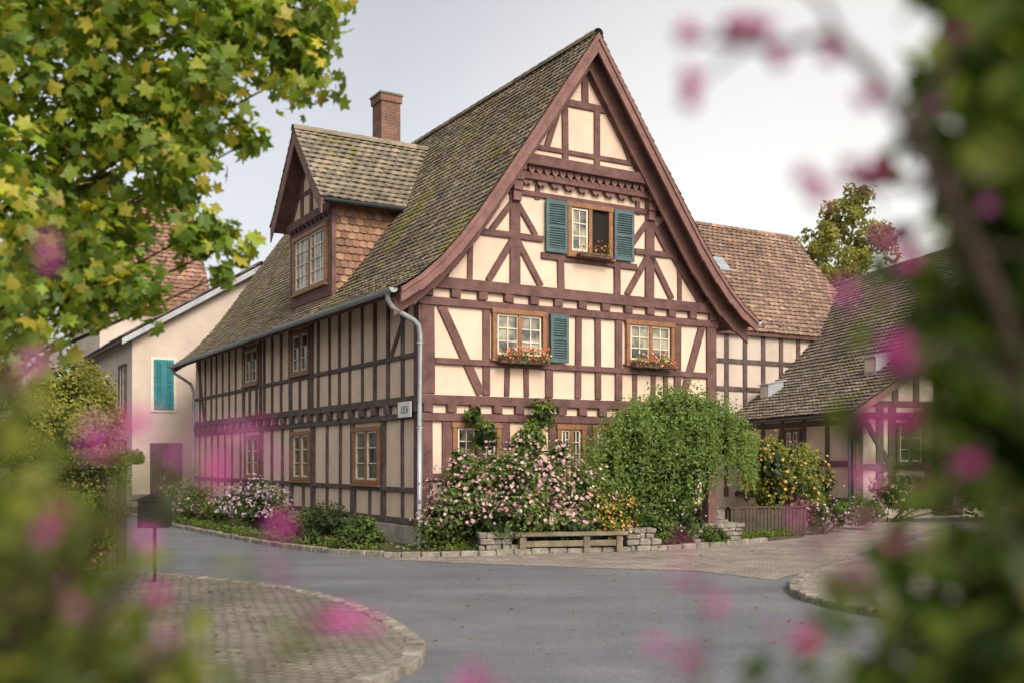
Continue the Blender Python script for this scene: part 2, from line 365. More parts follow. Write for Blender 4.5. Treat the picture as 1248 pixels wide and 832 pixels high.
for c,sg in ((2.08,1),(5.5,-1)):
    B.beam(FR,(c,6.2),(c-.62*1,5.24),.14); B.beam(FR,(c,6.2),(c+.62,5.24),.14)
    B.beam(FR,(c,6.95),(c-.55,6.26),.12); B.beam(FR,(c,6.95),(c+.5,6.26),.12)
B.rect(FR,1.0,1.12,5.22,6.15); B.rect(FR,6.28,6.40,5.22,6.15)
B.beam(FR,(1.02,6.1),(.5,5.24),.12); B.beam(FR,(6.38,6.1),(6.9,5.24),.12)
t7=fence(7.1,.1); hb(7.04,7.15,RC-t7,RC+t7)
for sg in (-1,1):
    pts=[(RC+sg*(t-.2),fz(t)-.28) for t in (3.55,3.2,2.8,2.3)]
    for a,b in zip(pts,pts[1:]): B.beam(FR,a,b,.3,ext=.02)
D0,D1=.12,.18
t77=ft(7.62)-.05
B.rect(FR,RC-t77,RC+t77,7.62,7.84,-.02,.26)
B.rect(FR,RC-t77+.1,RC+t77-.1,7.36,7.5,-.02,.13)
B.rect(FR,RC-1.6,RC+1.6,7.98,8.08,D0,D1)
for s in (RC-.5,RC+.3,): B.rect(FR,s-.075,s+.075,7.84,9.1,D0,D1)
B.rect(FR,RC-.98,RC+.98,8.98,9.13,D0,D1)
B.rect(FR,RC-.09,RC+.07,9.1,9.95,D0,D1)
for a,b in (((RC-.62,9.0),(RC-.95,8.05)),((RC+.75,8.95),(RC+1.2,8.05)),): B.beam(FR,a,b,.13,D0,D1)
for sg in (-1,1):
    B.beam(FR,(RC+sg*(ft(7.8)-.24),7.72),(RC+sg*.02,9.95),.26,D0,D1+.03)
mb.obj('timber_frame',M['timber'],house,bevel=.008)
mb=MB()
for i in range(19):
    s=RC-1.68+i*3.36/18
    mb.prism(FR,[(s-.08,7.62),(s+.08,7.62),(s+.065,7.55),(s+.03,7.5),(s,7.46),(s-.03,7.5),(s-.065,7.55)],.0,.17+.003*(i%3))
for s in (2.08,5.5):
    for k,(a,b,d) in enumerate(((7.5,7.62,.25),(7.3,7.5,.2),(7.1,7.3,.16),(6.9,7.1,.12))):
        mb.rect(FR,s-.13+.012*k,s+.13-.012*k,a,b,0,d)
for i in range(9):
    s=2.35+i*.34; mb.prism(FR,[(s-.12,7.36),(s+.12,7.36),(s+.1,7.3),(s+.04,7.25),(s,7.31),(s-.04,7.25),(s-.1,7.3)],.03,.1+.003*(i%2))
mb.obj('carved_frieze',M['board'],house,bevel=.006)

# ---- side timbers
mb=MB(); B=mb
def sb(z0,z1,u0=0,u1=HL,d1=.05): B.rect(FS,u0,u1,z0,z1,-.02,d1)
sb(.42,.55); sb(1.06,1.16); sb(2.5,2.62,0,HL,.06); sb(2.8,2.95,0,HL,.08)
n=26
for i in range(n+1):
    u=.1+i*(HL-.2)/n; B.rect(FS,u-.09,u+.09,2.62,2.8,-.02,.1)
wins_u=[(6.2,7.5),(10.35,11.7)]; wins_l=[(1.9,3.3),(6.15,7.45),(10.3,11.6)]
rs=random.Random(3)
u=.13
while u<HL-.05:
    if not any(a-.05<u<b+.05 for a,b in wins_u): B.rect(FS,u-.048,u+.048,2.95,5.2)
    else: B.rect(FS,u-.048,u+.048,2.95,3.7)
    u+=rs.uniform(.62,.78)
for (a,b) in wins_u:
    for q in (a-.14,b+.14): B.rect(FS,q-.075,q+.075,2.95,5.2)
u=.13
while u<HL-.05:
    if not any(a-.1<u<b+.1 for a,b in wins_l): B.rect(FS,u-.052,u+.052,.42,2.5)
    else: B.rect(FS,u-.052,u+.052,.42,1.1)
    u+=rs.uniform(.68,.9)
for (a,b) in wins_l:
    for q in (a-.14,b+.14): B.rect(FS,q-.085,q+.085,.42,2.5)
sb(3.68,3.77)
sb(5.0,5.2)
B.beam(FS,(.35,4.95),(1.35,3.8),.11); B.beam(FS,(17.2,4.95),(16.4,3.0),.13)
mb.obj('timber_frame',M['timber_grey'],house,bevel=.008)
mb=MB(); mb.rect(FS,-.03,.2,.42,5.2,-.02,.06,False); mb.obj('corner_post',M['timber'],house)

# ---- roof
roof=empty('roof',(0,0,0),0,house); 
Y0,Y1=-.62,HL+.35
top=[(RC+t,z) for t,z in PROF]; topL=[(RC-t,z) for t,z in PROF]
def deck(mb,line,th,ya,yb):
    for a,b in zip(line,line[1:]):
        mb.hexa([(a[0],ya,a[1]-th),(b[0],ya,b[1]-th),(b[0],yb,b[1]-th),(a[0],yb,a[1]-th),(a[0],ya,a[1]),(b[0],ya,b[1]),(b[0],yb,b[1]),(a[0],yb,a[1])])
mb=MB(); deck(mb,top,.13,Y0+.04,Y1-.04); deck(mb,topL,.13,Y0+.04,Y1-.04)
mb.obj('roof_deck',M['timber'],roof)
PAL_MAIN=[(.205,.168,.118),(.23,.19,.13),(.17,.142,.105),(.255,.21,.15),(.21,.15,.105),(.245,.18,.118),(.16,.142,.112)]
mb=MB()
pr=[(t,z+.02) for t,z in PROF]; pr=[pr[0]]+pr[1:-1]+[(pr[-1][0]+.06,pr[-1][1]-.04)]
tiles(mb,pr,Y0-.03,Y1,.19,.155,lambda t,y,z:(RC-t,y,z),PAL_MAIN,moss=(.21,.195,.05),seed=1,mossth=.23)
tiles(mb,pr,Y0-.03,Y1,.19,.155,lambda t,y,z:(RC+t,y,z),PAL_MAIN,seed=2)
mb.obj('roof_tiles',M['tile'],roof)
n=2600; yy=rng.uniform(Y0,Y1,n); tt2=rng.uniform(.3,4.3,n)
keep=np.array([noise.noise(Vector((a*.6,b*.9,4.2)))+.5*noise.noise(Vector((a*2,b*2,1.1)))>.25 for a,b in zip(yy,tt2)])
yy,tt2=yy[keep],tt2[keep]; C=np.stack([RC-tt2,yy,np.array([fz(t) for t in tt2])+.07],1)
o=leaves('moss',C,rng.normal(size=C.shape)*.4+[-.7,0,.7],rng.uniform(.04,.12,len(C)),T_OVAL,pick([(.20,.19,.04),(.27,.25,.05),(.14,.15,.04)],len(C)),M['leaf'],roof); o['kind']='stuff'
def ridge(parent,ax,p0,p1,r,pal,seed):
    rr=random.Random(seed); mb=MB(); p0=Vector(p0); p1=Vector(p1); d=p1-p0; n=int(d.length/.36); dn=d.normalized(); side=dn.cross(Vector((0,0,1))).normalized()
    for i in range(n):
        a=p0+dn*(i*.36); b=a+dn*.4; bb=len(mb.v); c=Vector(pal[rr.randrange(len(pal))])*rr.uniform(.8,1.3)
        for (p,ra) in ((a,r),(b,r*1.14)):
            for k in range(7):
                an=math.pi*(k/6)*1.1-.15; q=p+side*math.cos(an)*ra+Vector((0,0,math.sin(an)*ra)); mb.v.append(tuple(q)); mb.c.append(tuple(c))
        for k in range(6): mb.f.append((bb+k,bb+k+1,bb+8+k,bb+7+k))
    return mb.obj('ridge_cap',M['tile'],parent)
ridge(roof,1,(RC,Y0-.04,10.40),(RC,Y1,10.40),.11,PAL_MAIN,4)
def verge(line,y0,y1,wd,mb,drop=.02):
    for (a,za),(b,zb) in zip(line,line[1:]):
        d=Vector((b-a,zb-za)).normalized(); k=wd*1.05/max(abs(d.x),.5)*.75
        mb.hexa([(a,y0,za-drop-k),(b,y0,zb-drop-k),(b,y0,zb-drop),(a,y0,za-drop),(a,y1,za-drop-k),(b,y1,zb-drop-k),(b,y1,zb-drop),(a,y1,za-drop)])
for line in (top,topL):
    mb=MB(); verge(line,Y0-.02,Y0+.035,.27,mb); verge(line,Y0-.05,Y0-.021,.10,mb,drop=.0); mb.obj('verge_board',M['board'],roof)
    mb=MB(); verge(line,Y0+.3,Y0+.36,.38,mb,drop=.13); mb.obj('rafter',M['board'],roof)
    mb=MB(); verge(line,Y1-.03,Y1,.25,mb); mb.obj('verge_board',M['board'],roof)
mb=MB(); cx,cy=RC,10.1
mb.box(cx-.3,cx+.3,cy-.33,cy+.33,9.6,12.1); mb.box(cx-.34,cx+.34,cy-.37,cy+.37,12.1,12.3)
ch=mb.obj('chimney',M['brick'],roof)
mb=MB(); mb.box(cx-.37,cx+.37,cy-.4,cy+.4,12.303,12.36); mb.obj('chimney_cap',M['stone'],ch)

def gutter(parent,p0,p1,r,m):
    mb=MB(); p0=Vector(p0); p1=Vector(p1); dn=(p1-p0).normalized(); side=dn.cross(Vector((0,0,1))).normalized()
    for p in (p0,p1):
        for ra in (r,r*.85):
            for k in range(9):
                an=math.pi+math.pi*k/8; mb.v.append(tuple(p+side*math.cos(an)*ra+Vector((0,0,math.sin(an)*ra))))
    for k in range(8):
        mb.f.append((k,k+1,19+k,18+k)); mb.f.append((9+k,10+k,28+k,27+k)); 
    mb.f+= [tuple(range(0,9)),tuple(range(26,17,-1)),(0,9,27,18),(8,17,35,26)]
    return mb.obj('gutter',m,parent,smooth=False)
gutter(roof,(RC-4.52,Y0+.05,4.84),(RC-4.52,Y1,4.84),.085,M['zinc'])
gutter(roof,(RC+4.52,Y0+.05,4.84),(RC+4.52,Y1,4.84),.085,M['zinc'])
mb=MB()
mb.tube([(-.82,-.3,4.82),(-.82,-.3,4.66),(-.74,-.29,4.54),(-.5,-.26,4.42),(-.25,-.2,4.33),(-.13,-.17,4.24),(-.1,-.16,4.05),(-.1,-.16,2.2),(-.1,-.16,.1)],.05,10)
for z in (3.9,2.3,.9): mb.tube([(-.1,-.16,z),(-.1,-.16,z+.04)],.062,10)
mb.obj('downpipe',M['zinc'],house,smooth=True)
mb=MB(); mb.tube([(-.82,17.5,4.8),(-.75,17.5,4.6),(-.2,17.5,4.25),(-.1,17.5,4.0),(-.1,17.5,.1)],.05,8); mb.obj('downpipe',M['zinc'],house,smooth=True)

# ---- windows
def window(parent,F,a0,a1,z0,z1,casements=2,px=2,pz=3,fm=None,bm=None,gm=None,sill=True,pr=.0,open_=False,fw=.065):
    fm=fm or M['frame_wood']; bm=bm or M['white']; gm=gm or M['glass']
    g=MB(); g.rect(F,a0+.02,a1-.02,z0+.02,z1-.02,pr-.01,pr+.012,False)
    go=g.obj('window',M['dark'] if open_ else gm,parent)  # open window: near-black sheet painted in for the unlit room behind
    f=MB()
    f.rect(F,a0-.03,a0+fw,z0,z1,pr-.01,pr+.085,False); f.rect(F,a1-fw,a1+.03,z0,z1,pr-.01,pr+.085,False)
    f.rect(F,a0-.05,a1+.05,z1-.05,z1+.05,pr-.01,pr+.095,False); f.rect(F,a0-.03,a1+.03,z0-.03,z0+.06,pr-.01,pr+.082,False)
    cw=(a1-a0-2*fw)/casements
    for c in range(1,casements):
        x=a0+fw+cw*c; f.rect(F,x-.045,x+.045,z0+.06,z1-.05,pr-.01,pr+.078,False)
    f.obj('frame',fm,go,bevel=.005)
    b=MB()
    for c in range(casements):
        if open_ : continue
        x0=a0+fw+cw*c+.03; x1=a0+fw+cw*(c+1)-.03
        b.rect(F,x0,x0+.03,z0+.06,z1-.05,pr,pr+.045,False); b.rect(F,x1-.03,x1,z0+.06,z1-.05,pr,pr+.0455,False)
        b.rect(F,x0,x1,z0+.06,z0+.1,pr,pr+.046,False); b.rect(F,x0,x1,z1-.09,z1-.05,pr,pr+.0465,False)
        for i in range(1,px):
            x=x0+(x1-x0)*i/px; b.rect(F,x-.011,x+.011,z0+.08,z1-.07,pr,pr+.036,False)
        for i in range(1,pz):
            z=z0+.08+(z1-z0-.15)*i/pz; b.rect(F,x0,x1,z-.011,z+.011,pr,pr+.038,False)
    if not open_: b.obj('glazing_bar',bm,go)
    if sill:
        s=MB(); s.rect(F,a0-.08,a1+.08,z0-.08,z0-.035,pr-.01,pr+.13,False); s.obj('sill',fm,go,bevel=.005)
    return go
window(house,FR,1.57,2.78,3.74,4.66)
window(house,FR,4.87,6.13,3.8,4.66)
window(house,FR,.68,1.7,1.5,2.38); window(house,FR,3.1,3.75,1.5,2.38,px=2); window(house,FR,4.0,4.75,1.5,2.38)
for a,b in wins_u: window(house,FS,a,b,3.85,4.85,gm=M['glass_dark'],px=1,pz=3)
for a,b in wins_l: window(house,FS,a,b,1.22,2.36,gm=M['glass_dark'],px=1,pz=3)
gw=window(house,FR,3.36,4.44,5.98,7.0,open_=True)
mb=MB(); x0,x1=3.44,3.84
mb.rect(FR,x0,x0+.035,6.05,6.94,0,.05,False); mb.rect(FR,x1-.035,x1,6.05,6.94,0,.0505,False); mb.rect(FR,x0,x1,6.05,6.09,0,.051,False); mb.rect(FR,x0,x1,6.9,6.94,0,.0515,False)
mb.rect(FR,3.63,3.65,6.08,6.9,0,.04,False)
for z in (6.36,6.63): mb.rect(FR,x0,x1,z-.011,z+.011,0,.042,False)
mb.obj('glazing_bar',M['white'],gw)
mb=MB(); mb.rect(FR,3.46,3.83,6.06,6.93,.013,.02,False); mb.obj('pane',M['glass'],gw)
def shutter(parent,F,a0,a1,z0,z1,m,d=.05):
    mb=MB()
    mb.rect(F,a0,a0+.07,z0,z1,d,d+.05,False); mb.rect(F,a1-.07,a1,z0,z1,d,d+.05,False)
    mb.rect(F,a0+.07,a1-.07,z0,z0+.09,d,d+.048,False); mb.rect(F,a0+.07,a1-.07,z1-.09,z1,d,d+.048,False)
    zm=(z0+z1)/2; mb.rect(F,a0+.07,a1-.07,zm-.035,zm+.035,d,d+.047,False); mb.rect(F,a0+.06,a1-.06,z0+.05,z1-.05,d,d+.008,False)
    z=z0+.1
    while z<z1-.12:
        if abs(z+.02-zm)>.05:
            mb.hexa([F(a0+.07,z,d+.035),F(a1-.07,z,d+.035),F(a1-.07,z+.012,d+.04),F(a0+.07,z+.012,d+.04),F(a0+.07,z+.035,d+.008),F(a1-.07,z+.035,d+.008),F(a1-.07,z+.045,d+.013),F(a0+.07,z+.045,d+.013)])
        z+=.05
    return mb.obj('shutter',m,parent)
shutter(house,FR,2.78,3.3,5.95,7.03,M['teal'],.06); shutter(house,FR,4.5,5.02,5.95,7.03,M['teal'],.06); shutter(house,FR,2.88,3.32,3.7,4.68,M['teal'],.075)

# ---- dormer
dm=empty('dormer',(0,0,0),0,house)
FD=lambda u,z,d:(.1-d,u,z)
dc=6.38; dh=1.5
mb=MB(); mb.prism(FD,[(dc-dh,5.1),(dc+dh,5.1),(dc+dh,7.75),(dc,9.5),(dc-dh,7.75)],0,-3.2); mb.obj('wall',M['plaster'],dm)
mb=MB(); B=mb
B.rect(FD,dc-dh-.02,dc-dh+.2,5.1,7.75); B.rect(FD,dc+dh-.2,dc+dh+.02,5.1,7.75)
B.rect(FD,dc-dh,dc+dh,5.55,5.76); B.rect(FD,dc-dh-.06,dc+dh+.06,7.5,7.7,-.02,.12); B.rect(FD,dc-dh,dc+dh,7.3,7.42)
B.rect(FD,dc-.07,dc+.07,7.7,9.2); B.rect(FD,dc-.72,dc-.6,7.7,8.6); B.rect(FD,dc+.6,dc+.72,7.7,8.6); B.rect(FD,dc-.95,dc+.95,8.25,8.35)
B.beam(FD,(dc-dh-.1,7.7),(dc,9.4),.2); B.beam(FD,(dc+dh+.1,7.7),(dc,9.4),.2)
for i in range(10):
    u=dc-dh+.15+i*.3; B.prism(FD,[(u-.1,7.5),(u+.1,7.5),(u,7.42)],.02,.1+.002*(i%2))
mb.obj('timber_frame',M['timber'],dm,bevel=.006)
window(dm,FD,dc-1.15,dc+1.15,5.88,7.24,casements=2,px=3,pz=4,fm=M['frame_wood'],pr=.02)
PAL_SH=[(.29,.16,.10),(.25,.135,.085),(.32,.19,.12),(.21,.125,.09)]
mb2=MB()
r=random.Random(5)
for i in range(16):
    zt=7.74-i*.17
    for j in range(17):
        x0=.06+j*.19+(i%2)*.095; x1=x0+.18; o=r.uniform(0,.01); y=dc-dh
        z1=zt; z0=zt-.2
        b=len(mb2.v)
        mb2.v+=[(x0,y-.01,z1),(x1,y-.01,z1),(x1,y-.045-o,z0+.02),(x1-.05,y-.05-o,z0),(x0+.05,y-.05-o,z0),(x0,y-.045-o,z0+.02),
                (x1,y-.02,z0+.02),(x1-.05,y-.02,z0),(x0+.05,y-.02,z0),(x0,y-.02,z0+.02)]
        mb2.f+=[(b,b+1,b+2,b+3,b+4,b+5),(b+2,b+6,b+7,b+3),(b+3,b+7,b+8,b+4),(b+4,b+8,b+9,b+5)]
        c=Vector(PAL_SH[r.randrange(4)])*r.uniform(.8,1.2); mb2.c+=[tuple(c)]*10
mb2.obj('shingle_cladding',M['tile'],dm)
mb=MB(); mb.box(.02,.12,dc-dh-.07,dc-dh+.02,5.1,7.72); mb.obj('corner_post',M['timber'],dm)
DP=[(0,9.72),(1.0,8.58),(1.5,8.02),(1.88,7.66)]
mb=MB()
for sg in (-1,1):
    for (a,za),(b,zb) in zip(DP,DP[1:]):
        mb.hexa([(-.33,dc+sg*a,za-.1),(-.33,dc+sg*b,zb-.1),(3.4,dc+sg*b,zb-.1),(3.4,dc+sg*a,za-.1),(-.33,dc+sg*a,za),(-.33,dc+sg*b,zb),(3.4,dc+sg*b,zb),(3.4,dc+sg*a,za)])
drf=mb.obj('roof',M['timber'],dm)
PAL_D=[(.22,.185,.14),(.25,.21,.155),(.19,.163,.128),(.27,.22,.155)]
mb=MB(); dpp=[(t,z+.02) for t,z in DP]
tiles(mb,dpp,-.38,3.35,.22,.2,lambda t,y,z:(y,dc-t,z),PAL_D,seed=21,lift=.045,bow=.025,moss=(.18,.165,.07),mossth=.45)
tiles(mb,dpp,-.38,3.35,.22,.2,lambda t,y,z:(y,dc+t,z),PAL_D,seed=22,lift=.045,bow=.025)
mb.obj('roof_tiles',M['tile'],drf)
ridge(drf,0,(-.4,dc,9.72),(3.2,dc,9.72),.12,PAL_D,31)
for sg in (-1,1):
    mb=MB()
    for (a,za),(b,zb) in zip(DP,DP[1:]):
        mb.hexa([(-.36,dc+sg*a,za-.36),(-.36,dc+sg*b,zb-.36),(-.36,dc+sg*b,zb-.005),(-.36,dc+sg*a,za-.005),(-.33-.001*sg,dc+sg*a,za-.36),(-.33-.001*sg,dc+sg*b,zb-.36),(-.33-.001*sg,dc+sg*b,zb-.005),(-.33-.001*sg,dc+sg*a,za-.005)])
    mb.obj('verge_board',M['board'],drf)
gutter(drf,(-.3,dc-1.95,7.64),(2.0,dc-1.95,7.64),.07,M['lead'])

# house number sign
sg=empty('house_sign',HO,TH); tag(sg,'small white enamel sign with black numerals on timber wall','sign')
mb=MB(); mb.rect(FS,.12,.72,2.53,2.83,.14,.16,False); mb.obj('panel',M['sign'],sg)
def text(body,size,loc,parent,rot):
    cu=bpy.data.curves.new('lettering','FONT'); cu.body=body; cu.size=size; cu.extrude=.002; cu.align_x='CENTER'; cu.shear=.4
    o=bpy.data.objects.new('tmp',cu); COL.objects.link(o); bpy.context.view_layer.update()
    dg=bpy.context.evaluated_depsgraph_get(); me=bpy.data.meshes.new_from_object(o.evaluated_get(dg)); bpy.data.objects.remove(o)
    t=bpy.data.objects.new('lettering',me); COL.objects.link(t); me.materials.clear(); me.materials.append(M['black'])
    t.parent=parent; t.location=loc; t.rotation_euler=rot; return t
text('15½',.21,(-.164,.42,2.605),sg,(math.radians(90),0,math.radians(-90)))

def flowerbox(s0,s1,z,label,n,pal,hb=.1):
    e=empty('flower_box',HO,TH); tag(e,label,'flower box')
    mb=MB(); mb.rect(FR,s0,s1,z,z+hb,.15,.29,False); mb.rect(FR,s0-.01,s1+.01,z+hb-.02,z+hb+.005,.145,.295,False); mb.obj('box',M['timber'],e,bevel=.006)
    C=np.stack([rng.uniform(s0,s1,n),-rng.uniform(.12,.38,n),z-.02+rng.beta(2,2.4,n)*.34],1)
    leaves('foliage',C,rng.normal(size=(n,3))+[0,-1,.5],rng.uniform(.045,.075,n),T_OVAL,pick(G_MID,n),M['leaf'],e)
    k=int(n*.35); C=np.stack([rng.uniform(s0,s1,k),-rng.uniform(.25,.43,k),z+.03+rng.beta(2,2,k)*.34],1)
    leaves('blossom',C,rng.normal(size=(k,3))*.5+[0,-1,.4],rng.uniform(.035,.065,k),T_FLOWER,pick(pal,k),M['petal'],e)
flowerbox(1.62,2.74,3.62,'window box full of red geraniums under a window',420,[(.62,.03,.02),(.7,.10,.03),(.65,.2,.15),(.75,.35,.1),(.7,.5,.45)])
flowerbox(4.92,6.0,3.68,'window box with orange and red flowers under a window',280,[(.62,.05,.02),(.7,.12,.04),(.75,.35,.08),(.7,.5,.4)])
flowerbox(3.5,4.35,5.9,'small window box with a few red flowers in the gable',80,[(.6,.05,.03),(.7,.3,.1)],.06)

# ================================================================ neighbouring buildings
def simple_house(name,org,rot,w,l,prof,wallh,label,palette,seed,tilew=.25,exp=.22,wallm=None,over=.35,moss=None,deckm=None,boardm=None):
    e=empty(name,org,rot); tag(e,label,'house')
    c=w/2
    def z_at(t):
        for (a,za),(b,zb) in zip(prof,prof[1:]):
            if t<=b: return za+(zb-za)*(t-a)/(b-a)
        return prof[-1][1]
    mb=MB(); mb.prism(FR,[(0,0),(w,0),(w,z_at(c)-.15)]+[(c+t,z-.15) for t,z in prof[::-1] if 0<t<c]+[(c,prof[0][1]-.15)]+[(c-t,z-.15) for t,z in prof if 0<t<c]+[(0,z_at(c)-.15)],0,-l)
    mb.obj('wall',wallm or M['plaster2'],e)
    rf=empty('roof',(0,0,0),0,e)
    mb=MB(); A=[(c+t,z) for t,z in prof]; Bn=[(c-t,z) for t,z in prof]
    deck(mb,A,.12,-over,l+over); deck(mb,Bn,.12,-over,l+over); mb.obj('roof_deck',deckm or M['timber'],rf)
    mb=MB(); pp=[(t,z+.02) for t,z in prof]
    tiles(mb,pp,-over-.03,l+over,tilew,exp,lambda t,y,z:(c-t,y,z),palette,seed=seed,lift=.05,bow=.03,moss=moss)
    tiles(mb,pp,-over-.03,l+over,tilew,exp,lambda t,y,z:(c+t,y,z),palette,seed=seed+1,lift=.05,bow=.03,moss=moss)
    mb.obj('roof_tiles',M['tile'],rf)
    ridge(rf,0,(c,-over,prof[0][1]),(c,l+over,prof[0][1]),.12,palette,seed)
    for ln in (A,Bn):
        mb=MB(); verge(ln,-over-.03,-over+.02,.22,mb); mb.obj('verge_board',boardm or M['board'],rf)
        mb=MB(); verge(ln,l+over-.02,l+over+.03,.22,mb); mb.obj('verge_board',boardm or M['board'],rf)
    return e,rf
PAL_G=[(.20,.18,.155),(.16,.145,.125),(.24,.21,.18)]
PAL_R=[(.27,.15,.105),(.23,.125,.09),(.30,.17,.12),(.20,.115,.085)]
e1,r1=simple_house('cream_house',(-13.3,36.2,0),TH,9.0,12,[(0,8.9),(4.9,5.9)],6,'cream rendered house with turquoise shutter and grey roof edge',PAL_G,40,boardm=M['zinc'])
mb=MB(); mb.rect(FR,.62,1.5,3.4,5.35,.0,.05,False); w=mb.obj('window_surround',M['white'],e1)
shutter(e1,FR,.72,1.05,3.5,5.25,M['turq'],.055); shutter(e1,FR,1.06,1.4,3.5,5.25,M['turq'],.055)
mb=MB(); mb.rect(FR,.6,1.7,0,2.3,0,.06,False); mb.rect(FR,.68,1.14,.15,2.2,.0,.09,False); mb.rect(FR,1.17,1.62,.15,2.2,.0,.09,False)
mb.obj('door',M['timber_grey'],e1)
mb=MB(); mb.box(1.05,1.09,-.14,-.09,1.0,1.15); mb.obj('handle',M['zinc'],e1)
window(e1,FR,4.2,5.2,3.6,5.1,px=1); window(e1,FR,3.9,4.9,6.5,7.3,px=1,pz=2)
window(e1,FS,1.0,2.2,3.4,5.1,px=1,gm=M['glass_dark'],fm=M['timber_grey']); window(e1,FS,1.0,2.2,1.0,2.4,px=1,gm=M['glass_dark'],fm=M['timber_grey'])
mb=MB(); mb.rect(FR,-.04,9.04,0,.5,0,.05,False); mb.obj('plinth',M['stone'],e1)
e2,r2=simple_house('red_roofed_house',(-13.7,46.1,0),TH+math.pi/2,8,4.4,[(0,13.7),(4.3,8.2)],6,'tall house with steep red clay tile roof',PAL_R,50,tilew=.3,exp=.28)
window(e2,FS,1.5,2.6,4.5,5.9,px=1)
e3,r3=simple_house('brown_tiled_house',(14.1,41.1,0),TH+math.pi/2,8.6,16,[(0,11.3),(4.5,6.35)],6,'half-timbered house with long weathered red-brown tiled roof',[(.285,.185,.13),(.24,.155,.115),(.31,.21,.15),(.21,.14,.11)],60,tilew=.26,exp=.24)
mb=MB(); B=mb
for i in range(18): u=.2+i*.9; B.rect(FS,u-.09,u+.09,.4,6.7)
for z in (2.8,3.1,4.2,5.2,6.3): B.rect(FS,0,16,z,z+.16)
B.obj('timber_frame',M['timber_grey'],e3)
sk=MB(); sk.hexa([(2.2,5.2,8.95),(2.2,5.8,8.95),(2.75,5.8,9.57),(2.75,5.2,9.57),(2.1,5.2,9.05),(2.1,5.8,9.05),(2.65,5.8,9.67),(2.65,5.2,9.67)]); sk.obj('skylight',M['zinc'],r3)
# barn on the other side of the lane
bo=(9.95,30,0); br=math.atan2(.23,.973); BL=16.2
PAL_B=[(.235,.19,.15),(.20,.165,.135),(.265,.22,.17),(.18,.15,.125)]
BP=[(0,9.1),(4.9,4.72),(7.45,3.05)]
def bz(t): return 9.1-4.38/4.9*t if t<4.9 else 4.72-1.67/2.55*(t-4.9)
e4,r4=simple_house('barn',bo,br,14,BL,BP,3,'low half-timbered barn with broad weathered tile roof',PAL_B,70,tilew=.24,exp=.22,over=.6,moss=(.19,.175,.07))
e4['category']='barn'
mb=MB(); B=mb
for u in (.12,1.5,2.9,4.3,5.7,7.1,8.6,10.3,12,13.5,16.05): B.rect(FS,u-.11,u+.11,.4,3.1)
for z in (.4,1.5,2.75): B.rect(FS,0,BL,z,z+.17)
for s in (.13,.8,1.2,2.4,3.7,5,6.3,7.5,9): B.rect(FR,s-.12,s+.12,.3,3.3)
for z in (.3,1.4,2.9,3.25): B.rect(FR,0,14,z,z+.18)
for s in (1.3,2.0,2.7,3.4,4.2,5,5.8,6.6,7.4,8.2,9,9.8,10.6):
    B.rect(FR,s-.1,s+.1,3.4,bz(abs(s-7))-.3)
for z in (4.3,5.6,6.9):
    t=(9.1-z)*4.9/4.38 if z>4.72 else 4.9+(4.72-z)/.655; B.rect(FR,7-t+.45,7+t-.45,z,z+.17)
B.beam(FR,(.3,2.9),(1.1,1.6),.16); B.beam(FS,(4.4,2.7),(5.5,.6),.15)
B.obj('timber_frame',M['timber_grey'],e4,bevel=.006)
window(e4,FS,3.1,4.1,1.7,2.65,px=1,gm=M['glass_dark'],fm=M['timber_grey']); window(e4,FR,1.35,2.25,1.6,2.75,px=1,gm=M['glass_dark'],fm=M['timber_grey'])
mb=MB(); mb.rect(FR,2.55,3.55,.1,2.85,0,.07,False); 
for i in range(5): mb.rect(FR,2.58+i*.19,2.75+i*.19,.12,2.82,.07,.085+.002*(i%2),False)
mb.obj('door',M['timber_grey'],e4)
gutter(r4,(-.5,-.4,3.02),(-.5,BL+.3,3.02),.08,M['lead'])
mb=MB(); mb.tube([(-.45,.1,3.0),(-.12,.1,2.7),(-.12,.1,.1)],.045,8); mb.obj('downpipe',M['lead'],e4)
def roofbox(parent,y,t,c=7,):
    z=bz(t); x=c-t
    mb=MB()
    mb.hexa([(x-.25,y,z-.3),(x-.25,y+.65,z-.3),(x+.35,y+.65,z+.2),(x+.35,y,z+.2),(x-.25,y,z+.38),(x-.25,y+.65,z+.38),(x+.35,y+.65,z+.5),(x+.35,y,z+.5)])
    mb.hexa([(x-.31,y-.04,z+.381),(x-.31,y+.69,z+.381),(x+.45,y+.69,z+.53),(x+.45,y-.04,z+.53),(x-.31,y-.04,z+.41),(x-.31,y+.69,z+.41),(x+.45,y+.69,z+.57),(x+.45,y-.04,z+.57)])
    o=mb.obj('roof_vent',M['zinc'],parent)
    mb=MB(); mb.rect(lambda a,zz,d:(x-.25-d,a,zz),y+.07,y+.58,z-.05,z+.33,0,.01,False); mb.obj('louvre',M['white'],o)
roofbox(r4,6.8,6.0); roofbox(r4,1.2,5.3)

